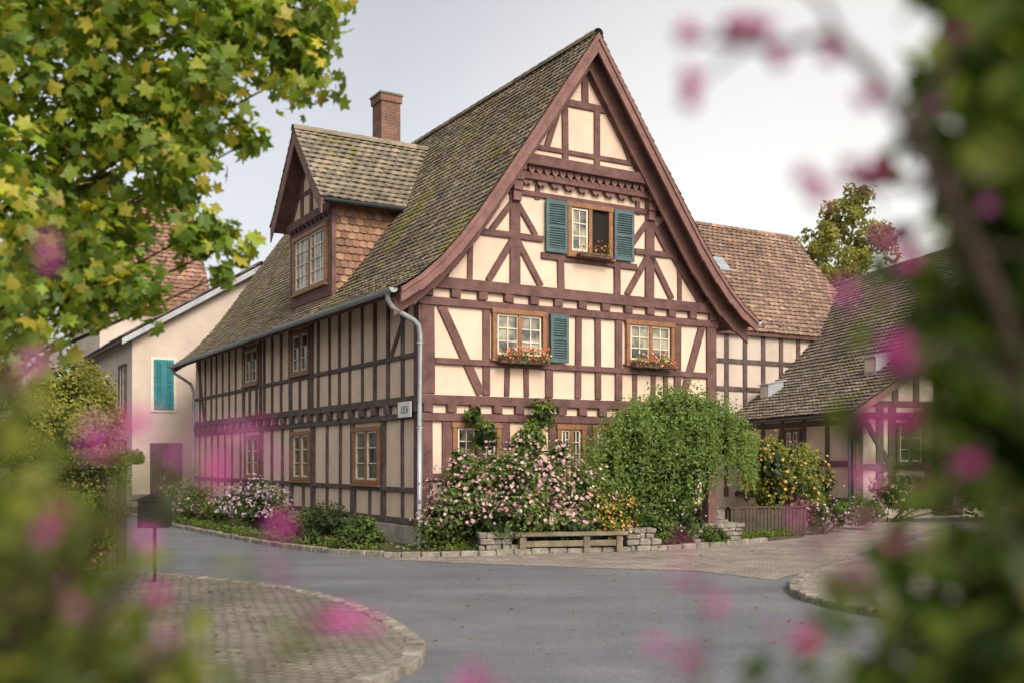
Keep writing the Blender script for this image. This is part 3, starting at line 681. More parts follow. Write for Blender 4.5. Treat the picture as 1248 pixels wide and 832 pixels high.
# ================================================================ ground
def sheet(name,poly,z,m,label,depth=0):
    v=[(x,y,z) for x,y in poly]; f=[tuple(range(len(v)))]
    if depth:
        n=len(v); v+=[(x,y,z-depth) for x,y in poly]
        f+=[(i,i+n,(i+1)%n+n,(i+1)%n) for i in range(n)]
    o=mobj(name,v,f,m); tag(o,label,None,'structure'); 
    return o
sheet('ground',[(-300,-300),(300,-300),(300,400),(-300,400)],0,M['grass'],'grassy ground')
sheet('road',[(-30,-12),(30,-12),(30,16),(13,29),(9,45),(-14,50),(-34,46)],.004,M['asphalt'],'grey worn asphalt road curving past the house')
def smooth_poly(P,closed=False,it=3):
    P=[Vector(p) for p in P]
    for _ in range(it):
        Q=[P[0]] if not closed else []
        for i in range(len(P)-(0 if closed else 1)):
            a,b=P[i],P[(i+1)%len(P)]; Q+= [a.lerp(b,.25),a.lerp(b,.75)]
        if not closed: Q.append(P[-1])
        P=Q
    return [(p.x,p.y) for p in P]
def kerb(name,line,label,w=.14,h=.1,step=.3,m=None,z0=0):
    mb=MB(); r=random.Random(9); P=[Vector(p) for p in line]
    out=[P[0]]; acc=0
    for a,b in zip(P,P[1:]):
        l=(b-a).length; d=(b-a)/max(l,1e-6); pos=0
        while acc+l-pos>=step:
            pos+=step-acc; acc=0; out.append(a+d*pos)
        acc+=l-pos
    for a,b in zip(out,out[1:]):
        d=(b-a).normalized(); n=Vector((-d.y,d.x)); g=.008; aa=a+d*g; bb=b-d*g; hh=h+r.uniform(-.012,.012); ww=w/2+r.uniform(-.01,.01)
        q=[aa+n*ww,aa-n*ww,bb-n*ww,bb+n*ww]
        mb.hexa([(p.x,p.y,z0-.02) for p in q]+[(p.x,p.y,z0+hh) for p in q])
    o=mb.obj(name,m or M['stone'],None,bevel=.015); tag(o,label,None,'structure'); return o
isl=[(-4.7,-3),(-3.4,2.5),(-2.2,5.2),(-1.25,7.2),(-.72,8.6),(-1.05,10.0),(-2.3,12.6),(-4.4,14.4),(-7,15.6),(-12,17.4),(-20,21)]
il=smooth_poly(isl)
sheet('pavement',il+[(-20,-3)],.085,M['cobble_l'],'cobbled pavement corner with rounded stone kerb',depth=.1)
kerb('kerb',il,'rounded kerb of pale stone blocks',w=.17,h=.1,step=.2)
rp=[(22,4.8),(9,6.9),(5.9,8.4),(4.5,10.0),(3.6,12.0),(3.55,13.4),(4.6,15.6),(6.6,18.3),(9.4,22.8),(12,26.5)]
rl=smooth_poly(rp)
sheet('pavement',rl+[(22,26)],.083,M['cobble'],'pale cobbled forecourt beside the lane',depth=.1)
kerb('kerb',rl,'curved kerb of small stone setts',w=.16,h=.098,step=.2)
sheet('driveway',[(-2.2,17.6),(-.9,17.0),(.96,16.3),(2.8,15.8),(3.7,14.6),(5,16.5),(8,21.5),(11,26.5),(11,33),(7.5,40),(5,40),(6.4,22.6),(4.7,20.95),(3.7,20.0),(2.06,19.25),(0,18.75),(-1.3,18.3)],.010,M['cobble'],'light cobbled strip and lane in front of the house')
bed=smooth_poly([(-17,40),(-11.3,31),(-9.2,27.2),(-6.4,22.8),(-3.9,19.2),(-2.3,18.05),(-1.1,18.05),(0,18.6),(2.06,19.15),(3.7,19.9),(4.7,20.9),(6.3,22.5)],it=2)
sheet('flower_bed',bed+[(6.0,26),(4,27),(-8,42)],.06,M['soil'],'planted soil bed around the house',depth=.07)
kerb('kerb',bed[:-4],'low stone edging of the planting bed',w=.12,h=.10,step=.34)
sheet('lawn',[(-5,-6),(5,-6),(5,1.6),(2.5,2.3),(-2.5,2.4),(-5,2)],.092,M['grass'],'grassy verge with flowering shrubs')
n=700
C=np.stack([rng.uniform(-9,-1.5,n),rng.uniform(8,15,n),np.full(n,.095)],1)
C=C[(C[:,0]< -1.7-(C[:,1]-9.5)*.6)]
n2=260; C2=np.stack([rng.uniform(-3,6,n2),rng.uniform(17.5,19,n2),np.full(n2,.03)],1)
n3_=150; C3=np.stack([rng.uniform(-1,4,n3_),rng.uniform(9,17,n3_),np.full(n3_,.015)],1)
CC=np.concatenate([C,C2,C3]); o=leaves('fallen_leaves',CC,rng.normal(size=CC.shape)*.15+[0,0,1],rng.uniform(.03,.07,len(CC)),T_MAPLE,pick([(.3,.2,.05),(.2,.12,.04),(.15,.14,.04)],len(CC)),M['leaf']); tag(o,'scattered fallen leaves on paving','leaves','stuff')
n=4200
ex=np.array([-9.0,-6.2,-3.7,-2.2,-1.0,.1,2.1,3.7,4.7,6.2]); ey=np.array([27.4,22.9,19.4,18.25,18.25,18.8,19.35,20.1,21.1,22.6])
xx=rng.uniform(-9,6.2,n); keep=(xx<-2.6)|(xx>-1.3)|(rng.uniform(0,1,n)<.25); xx=xx[keep]; n=len(xx)
yy=np.interp(xx,ex,ey)+rng.uniform(0,.9,n)**1.2
C=np.stack([xx,yy,.07+rng.beta(1.2,3,n)*.22],1)
o=leaves('ground_cover',C,rng.normal(size=C.shape)+[0,-.3,1],rng.uniform(.05,.11,n),T_OVAL,pick(G_MID+G_YEL[:2],n),M['leaf']); tag(o,'low green ground cover along the bed edge','ground cover','stuff')

# ================================================================ plants by the house
PINK=[(.60,.32,.36),(.65,.41,.42),(.52,.24,.29),(.66,.52,.46),(.58,.36,.37)]
shrub('rose_bush',(-.1,19.2,0),[(-1.05,19.1,.62,.7,.62),(-.85,19.2,1.15,.75,.6),(-.95,19.3,1.65,.3,.28),(-.1,19.35,1.25,.8,.72),(.15,19.5,2.0,.32,.28),(.5,19.6,1.35,.85,.70),(.95,19.7,1.85,.3,.3),(1.2,19.7,1.0,.8,.72),(0,19.1,.6,.95,.6),(.95,19.4,.5,.8,.5),(-1.3,19.0,.4,.5,.4)],13500,.085,[(.12,.17,.042),(.155,.205,.06),(.085,.13,.032)],'wide rose bush covered in dusty pink blossom against the house',bl=dict(n=3100,size=.078,pal=PINK,zmin=.55,clumps=70),stems=14,clumps=26,sub=.4)
shrub('climbing_rose',(.5,20.6,0),[(.35,20.6,2.1,.42,.55),(.62,20.75,2.65,.36,.36),(-.55,20.0,2.2,.30,.38),(-.75,20.1,2.55,.2,.25),(.2,20.5,1.2,.4,.8)],3200,.08,[(.15,.22,.045),(.12,.17,.035)],'light green climber reaching up the timber wall',stems=8)
VG=[(.115,.175,.042),(.145,.215,.055),(.09,.145,.036),(.175,.245,.068)]
vine_blobs=[(2.1,20.7,1.5,.9,.9),(2.5,20.8,2.15,.9,.8),(3.25,21.0,2.6,.9,.75),(3.9,21.2,2.5,.8,.7),(4.45,21.4,2.15,.65,.7),(3.2,20.8,1.5,.95,.95),(3.7,21.0,1.85,.7,.7),(1.6,20.5,1.15,.5,.6),(2.6,20.5,.85,.8,.65),(3.2,20.6,.9,.5,.5)]
shrub('wisteria',(3.0,21.1,0),vine_blobs,23000,.082,VG,'large rounded mound of hanging green vine',category='vine',T=T_DIAM,stems=16,sub=.42,clumps=30)
n=9000; k=rng.integers(0,140,n); sx=rng.uniform(1.3,4.95,140); sy=19.9+(sx-1.4)*.33+rng.uniform(-.2,.15,140); sz=1.7+1.35*np.clip(1-((sx-3.3)/2.2)**2,0,1)+rng.uniform(-.5,.1,140); ln=rng.uniform(.6,1.8,140)
ln=np.where(sx>3.5,np.minimum(ln,sz-rng.uniform(.85,1.3,140)),ln)
t=rng.uniform(0,1,n); C=np.stack([sx[k]+rng.normal(0,.035,n)+.05*np.sin(t*5+k),sy[k]+rng.normal(0,.035,n)-.05*t,np.maximum(.45+.2*np.sin(sx[k]*9),sz[k]-t*ln[k])],1)
vo=[o for o in bpy.data.objects if o.name.startswith('wisteria')][0]
leaves('hanging_strand',C-np.array([3.0,21.1,0]),rng.normal(size=(n,3))+[0,-1,.3],rng.uniform(.05,.085,n),T_DIAM,pick([(.165,.235,.062),(.135,.195,.048),(.20,.265,.08)],n),M['leaf'],vo)
shrub('yellow_flowering_plant',(1.95,19.35,0),[(1.85,19.35,.5,.42,.5),(2.15,19.45,.75,.3,.35),(1.6,19.3,.8,.3,.4)],1500,.06,G_YEL,'small yellow-flowering perennial clump',bl=dict(n=520,size=.055,pal=[(.58,.36,.06),(.58,.45,.12),(.55,.25,.06)],zmin=.2),stems=5)
for i,(x,y,r,h) in enumerate([(2.75,19.75,.5,.42),(3.3,20.1,.4,.5),(3.9,20.3,.3,.22),(2.4,19.5,.28,.25)]):
    shrub('garden_shrub',(x,y,0),[(x,y,h,r,h),(x+.2,y+.1,h*.8,r*.7,h*.8)],1300,.06,G_MID,'low leafy green garden shrub by the stone edging',bl=dict(n=30,size=.05,pal=[(.5,.2,.35),(.6,.5,.5)],zmin=.3))
for i,(x,y,r,h,pal) in enumerate([(-3.6,20.2,.58,.48,G_DARK),(-2.85,19.3,.40,.36,G_MID),(-4.3,21.3,.5,.4,G_MID),(-5.0,22.6,.5,.35,G_DARK)]):
    shrub('garden_shrub',(x,y,0),[(x,y,h,r,h),(x+.25,y+.1,h*.7,r*.7,h*.7),(x-.25,y,h*.6,r*.6,h*.6)],1500,.07,pal,'low green shrub beside the timbered side wall',stems=5)
LAV=[(.50,.35,.43),(.43,.28,.38),(.56,.45,.48)]
shrub('lilac_flowering_bush',(-5.9,24.2,0),[(-5.9,24.2,.65,.75,.65),(-6.5,24.8,.65,.6,.5),(-5.3,23.6,.4,.5,.4)],2800,.08,G_MID,'pale lilac flowering bush along the side wall',bl=dict(n=900,size=.075,pal=LAV,zmin=.4))
shrub('lilac_flowering_bush',(-8.3,27.4,0),[(-8.3,27.4,.6,.7,.6),(-9.1,28.6,.6,.7,.6),(-7.4,26.2,.4,.6,.4)],2400,.09,G_MID,'pink and lilac bush near the far end of the house',bl=dict(n=480,size=.08,pal=LAV+PINK,zmin=.3))
YO=[(.58,.36,.08),(.54,.27,.06),(.58,.44,.15)]
shrub('yellow_flowering_shrub',(6.5,25.2,0),[(6.2,25.0,1.5,.8,.75),(7.0,25.4,1.4,.85,.8),(6.6,25.2,.8,1.0,.75),(5.8,24.8,1.8,.5,.6),(7.6,25.8,1.0,.6,.6)],7500,.085,[(.19,.22,.045),(.15,.185,.04),(.25,.25,.055)],'large yellow-green shrub with orange-yellow blooms behind picket fence',bl=dict(n=480,size=.085,pal=YO,zmin=.8),stems=8)
shrub('pink_perennial',(7.1,23.6,0),[(6.9,23.4,.4,.45,.4),(7.7,24.2,.45,.5,.4),(8.6,25.2,.45,.55,.45)],2400,.07,G_MID,'low green perennials with a few pink blooms along the lane',bl=dict(n=230,size=.065,pal=LAV+PINK,zmin=.3))
shrub('garden_shrub',(10.4,28.3,0),[(10.4,28.3,.8,.8,.8),(11.6,28.6,.7,.8,.7),(12.9,28.6,.9,.9,.9),(14.2,28,.8,1,.8)],3600,.09,G_YEL,'leafy shrub in front of the barn',bl=dict(n=200,size=.09,pal=PINK,zmin=.5))
shrub('garden_shrub',(8.9,31.5,0),[(8.9,31.5,.7,.7,.7),(8.4,34.0,.9,.8,.9)],1300,.1,G_MID,'leafy shrub against the barn wall')
bn=empty('wooden_bench',(.05,18.5,.01),math.radians(13)); tag(bn,'low weathered wooden bench at the edge of the flower bed','bench')
mb=MB()
for i in range(3): mb.box(0,2.15,.0+.13*i,.12+.13*i,.31,.38)
mb.obj('seat',M['oldwood'],bn,bevel=.01)
for x in (.1,1.3,1.93):
    mb=MB(); mb.box(x,x+.12,.03,.14,0,.305); mb.box(x,x+.12,.25,.35,0,.305); mb.box(x+.01,x+.10,.14,.25,.2,.29); mb.obj('leg',M['oldwood'],bn,bevel=.008)
for a,b in ((.22,1.3),(1.42,1.93)):
    mb=MB(); mb.box(a,b,.05,.10,.12,.23); mb.obj('rail',M['oldwood'],bn,bevel=.005)
def stonewall(p0,p1,h,th,label,seed):
    r=random.Random(seed); p0=Vector(p0); p1=Vector(p1); d=(p1-p0); ln=d.length; rz=math.atan2(d.y,d.x)
    e=empty('stone_wall',(p0.x,p0.y,0),rz); tag(e,label,'wall'); mb=MB(); z=0
    while z<h:
        rh=r.uniform(.06,.12); x=r.uniform(-.1,0)
        while x<ln:
            w=r.uniform(.1,.3); j=lambda s=.018:r.uniform(-s,s); o=r.uniform(0,.06)
            a,b_,c0,c1=x+.006,x+w-.006,z+.003,z+rh-.003
            mb.hexa([(a+j(),-o+j(),c0),(b_+j(),-o+j(),c0),(b_,th+o,c0),(a,th+o,c0),(a+j(),-o+j(),c1+j()),(b_+j(),-o+j(),c1+j()),(b_,th,c1+j()),(a,th,c1+j())]); x+=w
        z+=rh
    mb.obj('stonework',M['stone'],e,bevel=.02)
stonewall((-.55,18.5),(.0,18.62),.34,.3,'short rough dry-stone wall beside the bench',1)
stonewall((2.2,19.15),(2.65,19.3),.34,.3,'short rough dry-stone wall beside the bench',2)
stonewall((3.55,20.1),(4.55,20.85),.42,.4,'low dry-stone wall end with loose stones',3)
stonewall((3.9,21.3),(4.3,21.55),.7,.4,'squared stone pier at the garden corner',4)
pp=MB(); pp.box(-.11,.11,-.11,.11,0,1.75); po=pp.obj('timber_post',M['timber'],None,bevel=.01); po.location=(4.0,20.98,0.02); po.rotation_euler=(0,0,TH); tag(po,'red-brown square timber post under the vine','post')
def fence_obj(p0,p1,h,label):
    p0=Vector(p0); p1=Vector(p1); d=p1-p0; e=empty('picket_fence',(p0.x,p0.y,0.01),math.atan2(d.y,d.x)); tag(e,label,'fence')
    ln=d.length; r=random.Random(2); mb=MB(); x=0
    while x<ln:
        mb.box(x,x+.08,-.03,-.008,.04,h+r.uniform(-.02,.02)); x+=.092
    mb.obj('pickets',M['darkwood'],e,bevel=.004)
    for z in (.2,h-.25):
        mb=MB(); mb.box(0,ln,-.006,.03,z,z+.08); mb.obj('rail',M['darkwood'],e)
    mb=MB(); mb.box(-.05,ln+.05,-.05,.06,h+.025,h+.06); mb.obj('cap_rail',M['darkwood'],e)
    k=0
    while k<=ln+.01:
        mb=MB(); mb.box(k-.05,k+.05,.032,.13,0,h+.02); mb.obj('post',M['darkwood'],e,bevel=.006); k+=ln/2
fence_obj((4.7,22.3),(6.45,22.9),.62,'low dark weathered picket fence beside the lane'); fence_obj((6.5,22.95),(7.3,26.2),.62,'low dark weathered picket fence running along the lane')
mp_=empty('post_box',(-4.75,13.75,.085)); tag(mp_,'dark box on a thin metal pole on the pavement','post box')
mb=MB(); mb.tube([(0,0,0),(0,0,.8)],.022,10); mb.obj('pole',M['black'],mp_)
mb=MB(); mb.box(-.19,.19,-.12,.12,.72,1.08); mb.prism(lambda a,z,d:(a,d,z),[(-.22,1.082),(.22,1.082),(0,1.16)],-.15,.15); mb.obj('box',mat('dark_green_paint',(.018,.02,.018),.7,.2),mp_,bevel=.01)
mb=MB(); mb.box(-.13,.13,-.13,-.121,.96,.99); mb.obj('slot',M['black'],mp_)

# mossy shelter & conifer
sh=empty('garden_shelter',(-7.1,14.8,.085),math.radians(12)); tag(sh,'small dark mossy timber garden shelter overgrown with foliage','shelter')
mb=MB()
for x,y in ((0,0),(1.3,0),(0,.9),(1.3,.9)): mb.box(x-.06,x+.06,y-.06,y+.06,0,1.5)
mb.box(0,1.3,.86,.9,.0,1.5); mb.box(0,1.3,-.03,.03,.0,.8); mb.obj('frame',M['timber_grey'],sh,bevel=.01)
mb=MB(); mb.hexa([(-.2,-.25,1.5),(1.5,-.25,1.5),(1.5,1.15,1.58),(-.2,1.15,1.58),(-.2,-.25,1.58),(1.5,-.25,1.58),(1.5,1.15,1.68),(-.2,1.15,1.68)]); mb.obj('roof',M['darkwood'],sh)
n=9000; C=np.stack([rng.uniform(-.3,1.6,n),rng.uniform(-.38,1.15,n),np.zeros(n)],1); fr=C[:,1]<-.2
C[:,2]=1.56+rng.beta(1.3,3,n)*.25-np.where(fr,rng.beta(1,2.2,n)*1.1,0); leaves('creeper',C,rng.normal(size=(n,3))+[0,-.3,1],rng.uniform(.05,.09,n),T_DIAM,pick([(.14,.16,.03),(.19,.19,.045),(.08,.11,.03)],n),M['leaf'],sh)
CON=[(.27,.26,.05),(.21,.22,.045),(.32,.30,.065)]
shrub('conifer',(-6.95,16.2,0),[(-6.95,16.2,.9,.8,.9),(-6.95,16.2,2.1,.95,1.0),(-6.95,16.2,2.5,.86,.85)],20000,.07,CON,'rounded yellow-green clipped conifer',T=T_DIAM,category='conifer',clumps=70,sub=.26,shell=.9)
shrub('yellow_flowering_shrub',(-5.5,13.3,.085),[(-5.5,13.3,.75,.42,.7),(-5.6,13.3,1.1,.32,.5),(-6.4,13.2,.5,.6,.5)],3400,.06,G_YEL,'upright shrub with small yellow flowers',bl=dict(n=420,size=.045,pal=YO,zmin=.3))

# ================================================================ trees
def tree(name,base,height,tr,blobs,n,size,pal,label,T=T_OVAL,sub=.34,seed=0,lt=1.0,clumps=18):
    e=empty(name,base); tag(e,label,'tree'); B=Vector(base); r=random.Random(seed); mb=MB()
    top=Vector((r.uniform(-.2,.2),r.uniform(-.2,.2),height*.8))
    mb.tube([(0,0,-.05),(0,0,.3),tuple(top*.3),tuple(top*.6+Vector((.1,.05,0))),tuple(top)],[tr*1.5,tr*1.1,tr*.9,tr*.65,tr*.25],12)
    for b in blobs:
        t=Vector(b[:3])-B; s=top*min(.85,max(.25,(t.z-.6*abs(t.x)*.5)/height*.8))
        m=s.lerp(t,.5)+Vector((0,0,.15*(t-s).length*.5)); mb.tube([s,s.lerp(m,.5)+Vector((r.uniform(-.1,.1),r.uniform(-.1,.1),.05)),m,t],[tr*.35*lt,tr*.28*lt,tr*.18*lt,tr*.05*lt],7)
        for _ in range(6):
            q=m.lerp(t,r.uniform(.2,1)); d=Vector((r.gauss(0,1),r.gauss(0,1),r.gauss(0,.7))).normalized()*b[3]*.85
            mb.tube([q,q+d*.5+Vector((0,0,.04)),q+d],[tr*.08*lt,tr*.05*lt,tr*.02*lt],5)
    mb.obj('trunk',M['bark'],e,smooth=True)
    C,D,Br=cloud(blobs,n,clumps=clumps,sub=sub)
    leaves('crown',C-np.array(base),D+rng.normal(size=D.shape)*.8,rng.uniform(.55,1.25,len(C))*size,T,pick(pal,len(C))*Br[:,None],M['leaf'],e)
    return e
MAP=[(.15,.22,.028),(.21,.275,.032),(.115,.18,.026),(.28,.31,.036),(.09,.145,.023),(.17,.235,.028),(.34,.29,.042)]
mblobs=[(-3.6,8.0,4.87,.85),(-2.75,8.2,4.94,.8),(-2.05,8.1,5.05,.50),(-1.66,8,4.70,.34),(-1.66,8,5.2,.42),(-3.2,8.3,4.1,.84),(-2.40,8,4.43,.44),(-2.45,7.9,3.95,.34),(-3.7,7.7,3.35,.76),(-3.25,8.0,3.30,.46),(-2.45,8,3.45,.26),(-2.15,8,3.38,.2),(-2.25,8,3.12,.12),(-2.83,7.9,2.95,.26),(-3.65,7.6,2.85,.5),(-3.2,7.8,2.95,.34),(-2.05,8,4.15,.16),
 (-4.8,8,4.2,1.1),(-3.6,8.2,6.1,1.1),(-2.4,8.1,5.9,.7),(-5.2,8.5,5.8,1.2),(-4.7,7.2,3.2,.9)]
tree('maple_tree',(-5.0,8.3,.085),6.2,.2,mblobs,16500,.145,MAP,'maple tree with bright yellow-green lobed leaves over the pavement',T=T_MAPLE,sub=.44,seed=3,lt=.5,clumps=22)
tree('broadleaf_tree',(16.3,52,0),12.5,.3,[(15.4,52,12.5,1.3),(16.5,52,13.7,1.3),(16.9,52,11.6,1.5),(15.6,51.5,10.2,1.3),(17.4,52,14.6,1.0),(18.4,52.5,12.6,1.5)],8000,.25,[(.24,.24,.06),(.18,.20,.05),(.27,.21,.07)],'yellow-green tree rising behind the roofs',seed=5)
tree('broadleaf_tree',(-16.8,30,0),8,.25,[(-16.4,30,5.0,1.6),(-15.4,30.5,3.8,1.1),(-17.8,30,4.5,2),(-16.8,30,6.6,1.2)],7000,.2,[(.17,.18,.04),(.21,.21,.045),(.12,.145,.035)],'yellowing garden tree in front of the cream house',seed=7)
shrub('hedge',(-18,26,0),[(-13.6,25.5,.9,1.3,1.0),(-15.5,25,1.2,1.5,1.3),(-18,25,1.2,1.8,1.3),(-11.9,27.2,.7,.8,.7)],6000,.13,G_MID,'dense leafy hedge along the road')

# ================================================================ shrubs next to the viewer
def near_shrub(base,blobs,n,size,pal,sprays,label,pal_f,nrandom=0,bs=(.012,.024),branch=None,buds=None,sub=.6):
    e=empty('flowering_shrub',base); tag(e,label,'shrub',group='flowering shrubs on the verge'); B=np.array(base)
    C,D,Br=cloud(blobs,n,sub=sub,clumps=26,shell=.2)
    leaves('foliage',C-B,D+rng.normal(size=D.shape)*.8,rng.uniform(.6,1.3,len(C))*size,T_OVAL,pick(pal,len(C))*Br[:,None],M['leaf'],e)
    mb=MB(); FC=[];FN=[]; LC=[]
    for b in blobs:
        t=Vector(b[:3])-Vector(base); mb.tube([(random.uniform(-.08,.08),random.uniform(-.08,.08),-.02),tuple(t*.5+Vector((random.uniform(-.05,.05),0,0))),tuple(t)],[.010,.006,.003],6)
    for sp in sprays:
        t=Vector(sp[:3])-Vector(base); r0=Vector(sp[3])-Vector(base) if len(sp)>3 else Vector((random.uniform(-.08,.08),0,0))
        m=r0.lerp(t,.6)+Vector((random.uniform(-.03,.03),random.uniform(-.03,.03),.03))
        mb.tube([r0,m,t],[.0028,.0018,.001],5)
        for _ in range(random.randint(3,5)):
            FC.append(np.array(t)+rng.normal(0,.010,3)); FN.append(rng.normal(size=3)+[0,-.8,.2])
        for _ in range(8):
            q=r0.lerp(m,random.uniform(.4,1)) if random.random()<.5 else m.lerp(t,random.uniform(0,.9)); LC.append(np.array(q)+rng.normal(0,.014,3))
    if branch:
        for pts,r0,r1 in branch:
            k=len(pts); mb.tube([Vector(p)-Vector(base) for p in pts],[r0+(r1-r0)*i/(k-1) for i in range(k)],7)
    mb.obj('stem',M['stem'],e)
    if buds:
        for p,d,l in buds:
            mb=MB(); a=Vector(p)-Vector(base); d=Vector(d).normalized(); l=l*1.15
            mb.tube([a,a+d*l*.3,a+d*l*.65,a+d*l*.9,a+d*l],[.002,.005,.0085,.010,.004],8)
            mb.obj('bud',M['bud'],e,smooth=True)
    FC=np.array(FC);FN=np.array(FN)
    if nrandom:
        C,D,_=cloud(blobs,nrandom,shell=.9); FC=np.concatenate([FC,C-B]); FN=np.concatenate([FN,D])
    leaves('blossom',FC,FN,rng.uniform(bs[0],bs[1],len(FC)),T_FLOWER,pick(pal_f,len(FC)),M['petal'],e)
    LC=np.array(LC); leaves('twig_leaves',LC,rng.normal(size=LC.shape),rng.uniform(.012,.028,len(LC)),T_OVAL,pick(pal,len(LC)),M['leaf'],e)
MAG=[(.46,.03,.24),(.52,.07,.33),(.38,.02,.18),(.50,.14,.36)]
RG=[(.065,.11,.018),(.10,.15,.022),(.17,.205,.034),(.04,.075,.014)]
near_shrub((.80,1.15,.09),[(.58,1.1,2.24,.20,.14),(.62,1.15,2.04,.23,.16),(.51,1.05,2.0,.12,.11),(.50,1.05,2.12,.09,.08),(.62,1.12,1.92,.20,.15),(.62,1.15,1.82,.23,.17),(.60,1.1,1.68,.21,.2),(.60,1.1,1.76,.18,.2),(.56,1.05,1.52,.24,.17),(.84,1.2,2.25,.3,.3),(.77,1.2,1.2,.35,.35),(.8,1.15,.7,.35,.4),(.47,1.0,1.42,.21,.14),(.42,.95,1.37,.17,.12),(.58,1.0,1.42,.22,.18)],7800,.058,RG,
 [(.33,.9,1.79,(.5,1,1.75)),(.32,.9,1.725,(.5,1,1.6)),(.335,.92,1.74,(.5,1,1.6)),(.25,.9,1.635,(.45,1,1.4)),(.28,.9,1.645,(.45,1,1.4)),(.29,.9,1.835,(.45,1,1.9)),(.36,.95,1.9,(.5,1,2.0)),(.36,.95,1.8,(.5,1,1.75)),(.37,.95,1.62,(.5,1,1.5)),(.3,.9,1.6,(.45,1,1.4)),(.26,.9,1.55,(.4,1,1.4)),(.34,.95,1.86,(.5,1,1.9)),(.30,.92,1.70,(.5,1,1.6)),(.40,.95,1.70,(.5,1,1.6))],
 'tall leafy shrub with magenta blossoms on thin twigs',MAG,nrandom=110,sub=.55,
 branch=[([(.60,1.1,1.6),(.47,1.0,1.85),(.40,.97,1.96),(.366,.95,2.0),(.333,.95,2.055),(.295,.95,2.09),(.24,.95,2.078),(.205,.95,2.083),(.175,.95,2.086)],.010,.003),
         ([(.30,.95,2.09),(.285,.95,2.12),(.25,.95,2.15)],.004,.002),([(.215,.95,2.082),(.19,.95,2.06),(.172,.95,2.048)],.003,.0015),([(.40,.97,1.96),(.34,.95,1.95),(.285,.95,1.955)],.005,.002),([(.366,.95,2.0),(.40,.95,2.06),(.41,.95,2.13)],.005,.002)],
 buds=[((.178,.95,2.086),(-1,0,.25),.024),((.172,.95,2.084),(-.7,.2,.8),.018),((.205,.95,2.083),(.6,0,.9),.024),((.21,.95,2.083),(-.5,0,.8),.022),((.228,.95,2.08),(.2,0,1),.022),((.235,.95,2.08),(.5,0,-.6),.02),((.172,.95,2.048),(-.5,0,-1),.024),((.176,.95,2.05),(-.9,0,.1),.018),((.285,.95,1.955),(-.9,0,.3),.022),((.29,.95,1.956),(-.5,0,-.8),.022),((.31,.95,1.953),(.1,0,1),.02),((.33,.95,1.952),(.3,0,.9),.02),((.295,.95,2.088),(-.2,0,-1),.02),((.34,.95,2.04),(-.9,0,-.5),.022)])
near_shrub((-.75,1.15,.09),[(-.60,1.15,1.60,.16,.12),(-.54,1.1,1.50,.2,.14),(-.70,1.2,1.7,.18,.2),(-.68,1.15,1.86,.10,.14),(-.44,1.05,1.42,.2,.13),(-.32,1.0,1.37,.16,.09),(-.7,1.2,1.1,.35,.4),(-.7,1.2,.5,.3,.4)],5000,.048,[(.10,.13,.022),(.15,.175,.03),(.21,.22,.042),(.075,.105,.02)],
 [(-.26,.9,1.70,(-.5,1,1.5)),(-.217,.9,1.715,(-.45,1,1.45)),(-.235,.92,1.72,(-.5,1,1.5)),(-.274,.9,1.72,(-.5,1,1.55)),(-.245,.9,1.69,(-.5,1,1.5)),(-.30,.92,1.70,(-.5,1,1.5)),(-.33,.92,1.73,(-.5,1,1.5)),(-.2,.9,1.62,(-.4,1,1.4)),(-.195,.9,1.605,(-.4,1,1.4)),(-.16,.9,1.565,(-.3,1,1.38)),(-.135,.9,1.557,(-.3,1,1.38)),(-.43,.95,1.90,(-.6,1.1,1.8)),(-.42,.9,1.78,(-.6,1.1,1.6)),(-.36,.9,1.72,(-.5,1,1.55)),(-.4,.9,1.66,(-.5,1,1.5)),(-.33,.9,1.64,(-.45,1,1.45)),(-.38,.9,1.57,(-.45,1,1.45)),(-.3,.9,1.56,(-.4,1,1.4))],
 'yellow-green shrub with scattered magenta blossoms',MAG,nrandom=60)
near_shrub((.08,1.0,.09),[(.0,1.0,1.15,.28,.16),(.15,1.0,1.1,.25,.15),(-.15,1.0,1.1,.22,.15),(.05,1.0,.6,.25,.4)],700,.04,[(.085,.115,.02),(.13,.15,.028)],
 [(-.028,.9,1.51),(.161,.9,1.607),(.176,.9,1.588),(.133,.9,1.536),(.155,.92,1.525)],
 'low shrub with pink blossoms on slender stems',MAG,bs=(.010,.020))

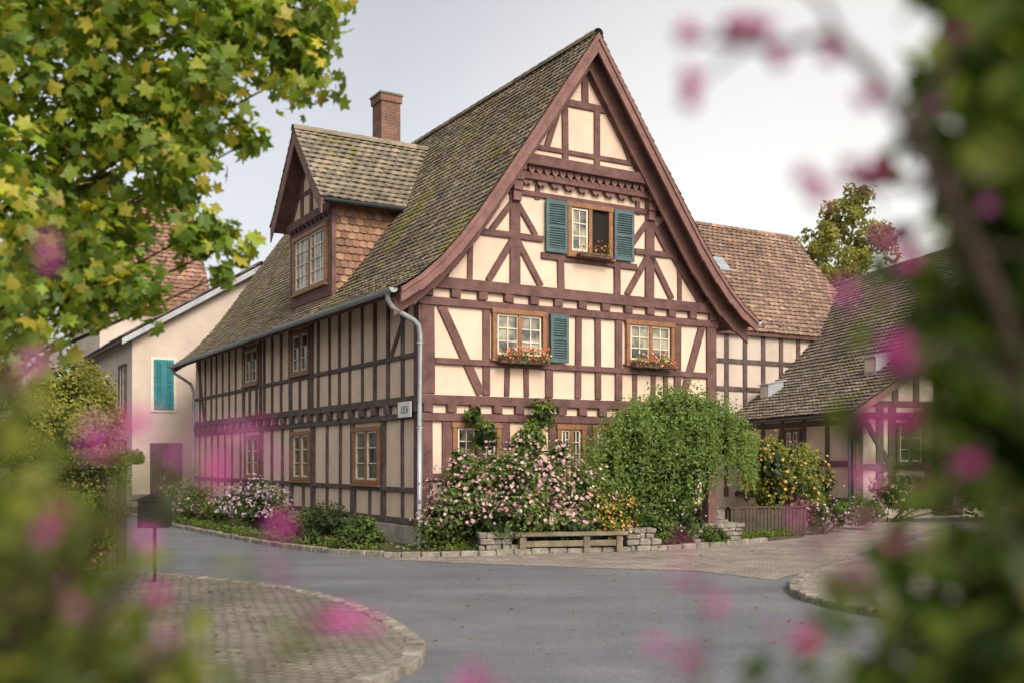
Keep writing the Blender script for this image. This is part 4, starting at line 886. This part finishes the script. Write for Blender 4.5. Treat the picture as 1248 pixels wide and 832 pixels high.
# ================================================================ light, sky, camera
w=bpy.data.worlds.new('World'); S.world=w; w.use_nodes=True; nt=w.node_tree
bg=nt.nodes['Background']; sk=nt.nodes.new('ShaderNodeTexSky'); sk.sky_type='NISHITA'; sk.sun_disc=False
el=math.radians(38); az=math.radians(150); dx,dy=math.sin(az),math.cos(az); sk.sun_elevation=el; sk.sun_rotation=az; sk.air_density=1.0; sk.dust_density=5.0; sk.ozone_density=1.0
hs=nt.nodes.new('ShaderNodeHueSaturation'); hs.inputs['Saturation'].default_value=.36; hs.inputs['Value'].default_value=1.62
vm=nt.nodes.new('ShaderNodeVectorMath'); vm.operation='MULTIPLY'; vm.inputs[1].default_value=(1.04,1.0,.95)
nt.links.new(sk.outputs[0],hs.inputs['Color']); nt.links.new(hs.outputs[0],vm.inputs[0])
# warm glow added to the sky colour, low towards one direction
tc=nt.nodes.new('ShaderNodeTexCoord'); dt=nt.nodes.new('ShaderNodeVectorMath'); dt.operation='DOT_PRODUCT'
gd=Vector((math.sin(math.radians(24)),math.cos(math.radians(24)),.18)).normalized(); dt.inputs[1].default_value=gd
nt.links.new(tc.outputs['Generated'],dt.inputs[0])
mr=nt.nodes.new('ShaderNodeMapRange'); mr.interpolation_type='SMOOTHSTEP'; mr.inputs['From Min'].default_value=.84; mr.inputs['From Max'].default_value=1.0; mr.inputs['To Max'].default_value=2.6
nt.links.new(dt.outputs['Value'],mr.inputs['Value'])
gl=nt.nodes.new('ShaderNodeVectorMath'); gl.operation='SCALE'; gl.inputs[0].default_value=(1.0,.88,.68); nt.links.new(mr.outputs[0],gl.inputs['Scale'])
ad=nt.nodes.new('ShaderNodeVectorMath'); ad.operation='ADD'; nt.links.new(vm.outputs[0],ad.inputs[0]); nt.links.new(gl.outputs[0],ad.inputs[1])
nt.links.new(ad.outputs[0],bg.inputs['Color']); bg.inputs['Strength'].default_value=.14
sl=bpy.data.lights.new('sun','SUN'); sl.energy=1.15; sl.angle=math.radians(12); sl.color=(1,.88,.74)
so=bpy.data.objects.new('sun',sl); COL.objects.link(so)
dirv=Vector((dx*math.cos(el),dy*math.cos(el),math.sin(el))); so.rotation_euler=dirv.to_track_quat('Z','Y').to_euler()
cam=bpy.data.cameras.new('camera'); co=bpy.data.objects.new('camera',cam); COL.objects.link(co)
co.location=(0,0,1.7); co.rotation_euler=(math.radians(90),0,0)
cam.sensor_width=36; cam.lens=36.35; cam.shift_y=144/1248; cam.clip_start=.05; cam.clip_end=1500
cam.dof.use_dof=True; cam.dof.focus_distance=21; cam.dof.aperture_fstop=1.2
S.camera=co
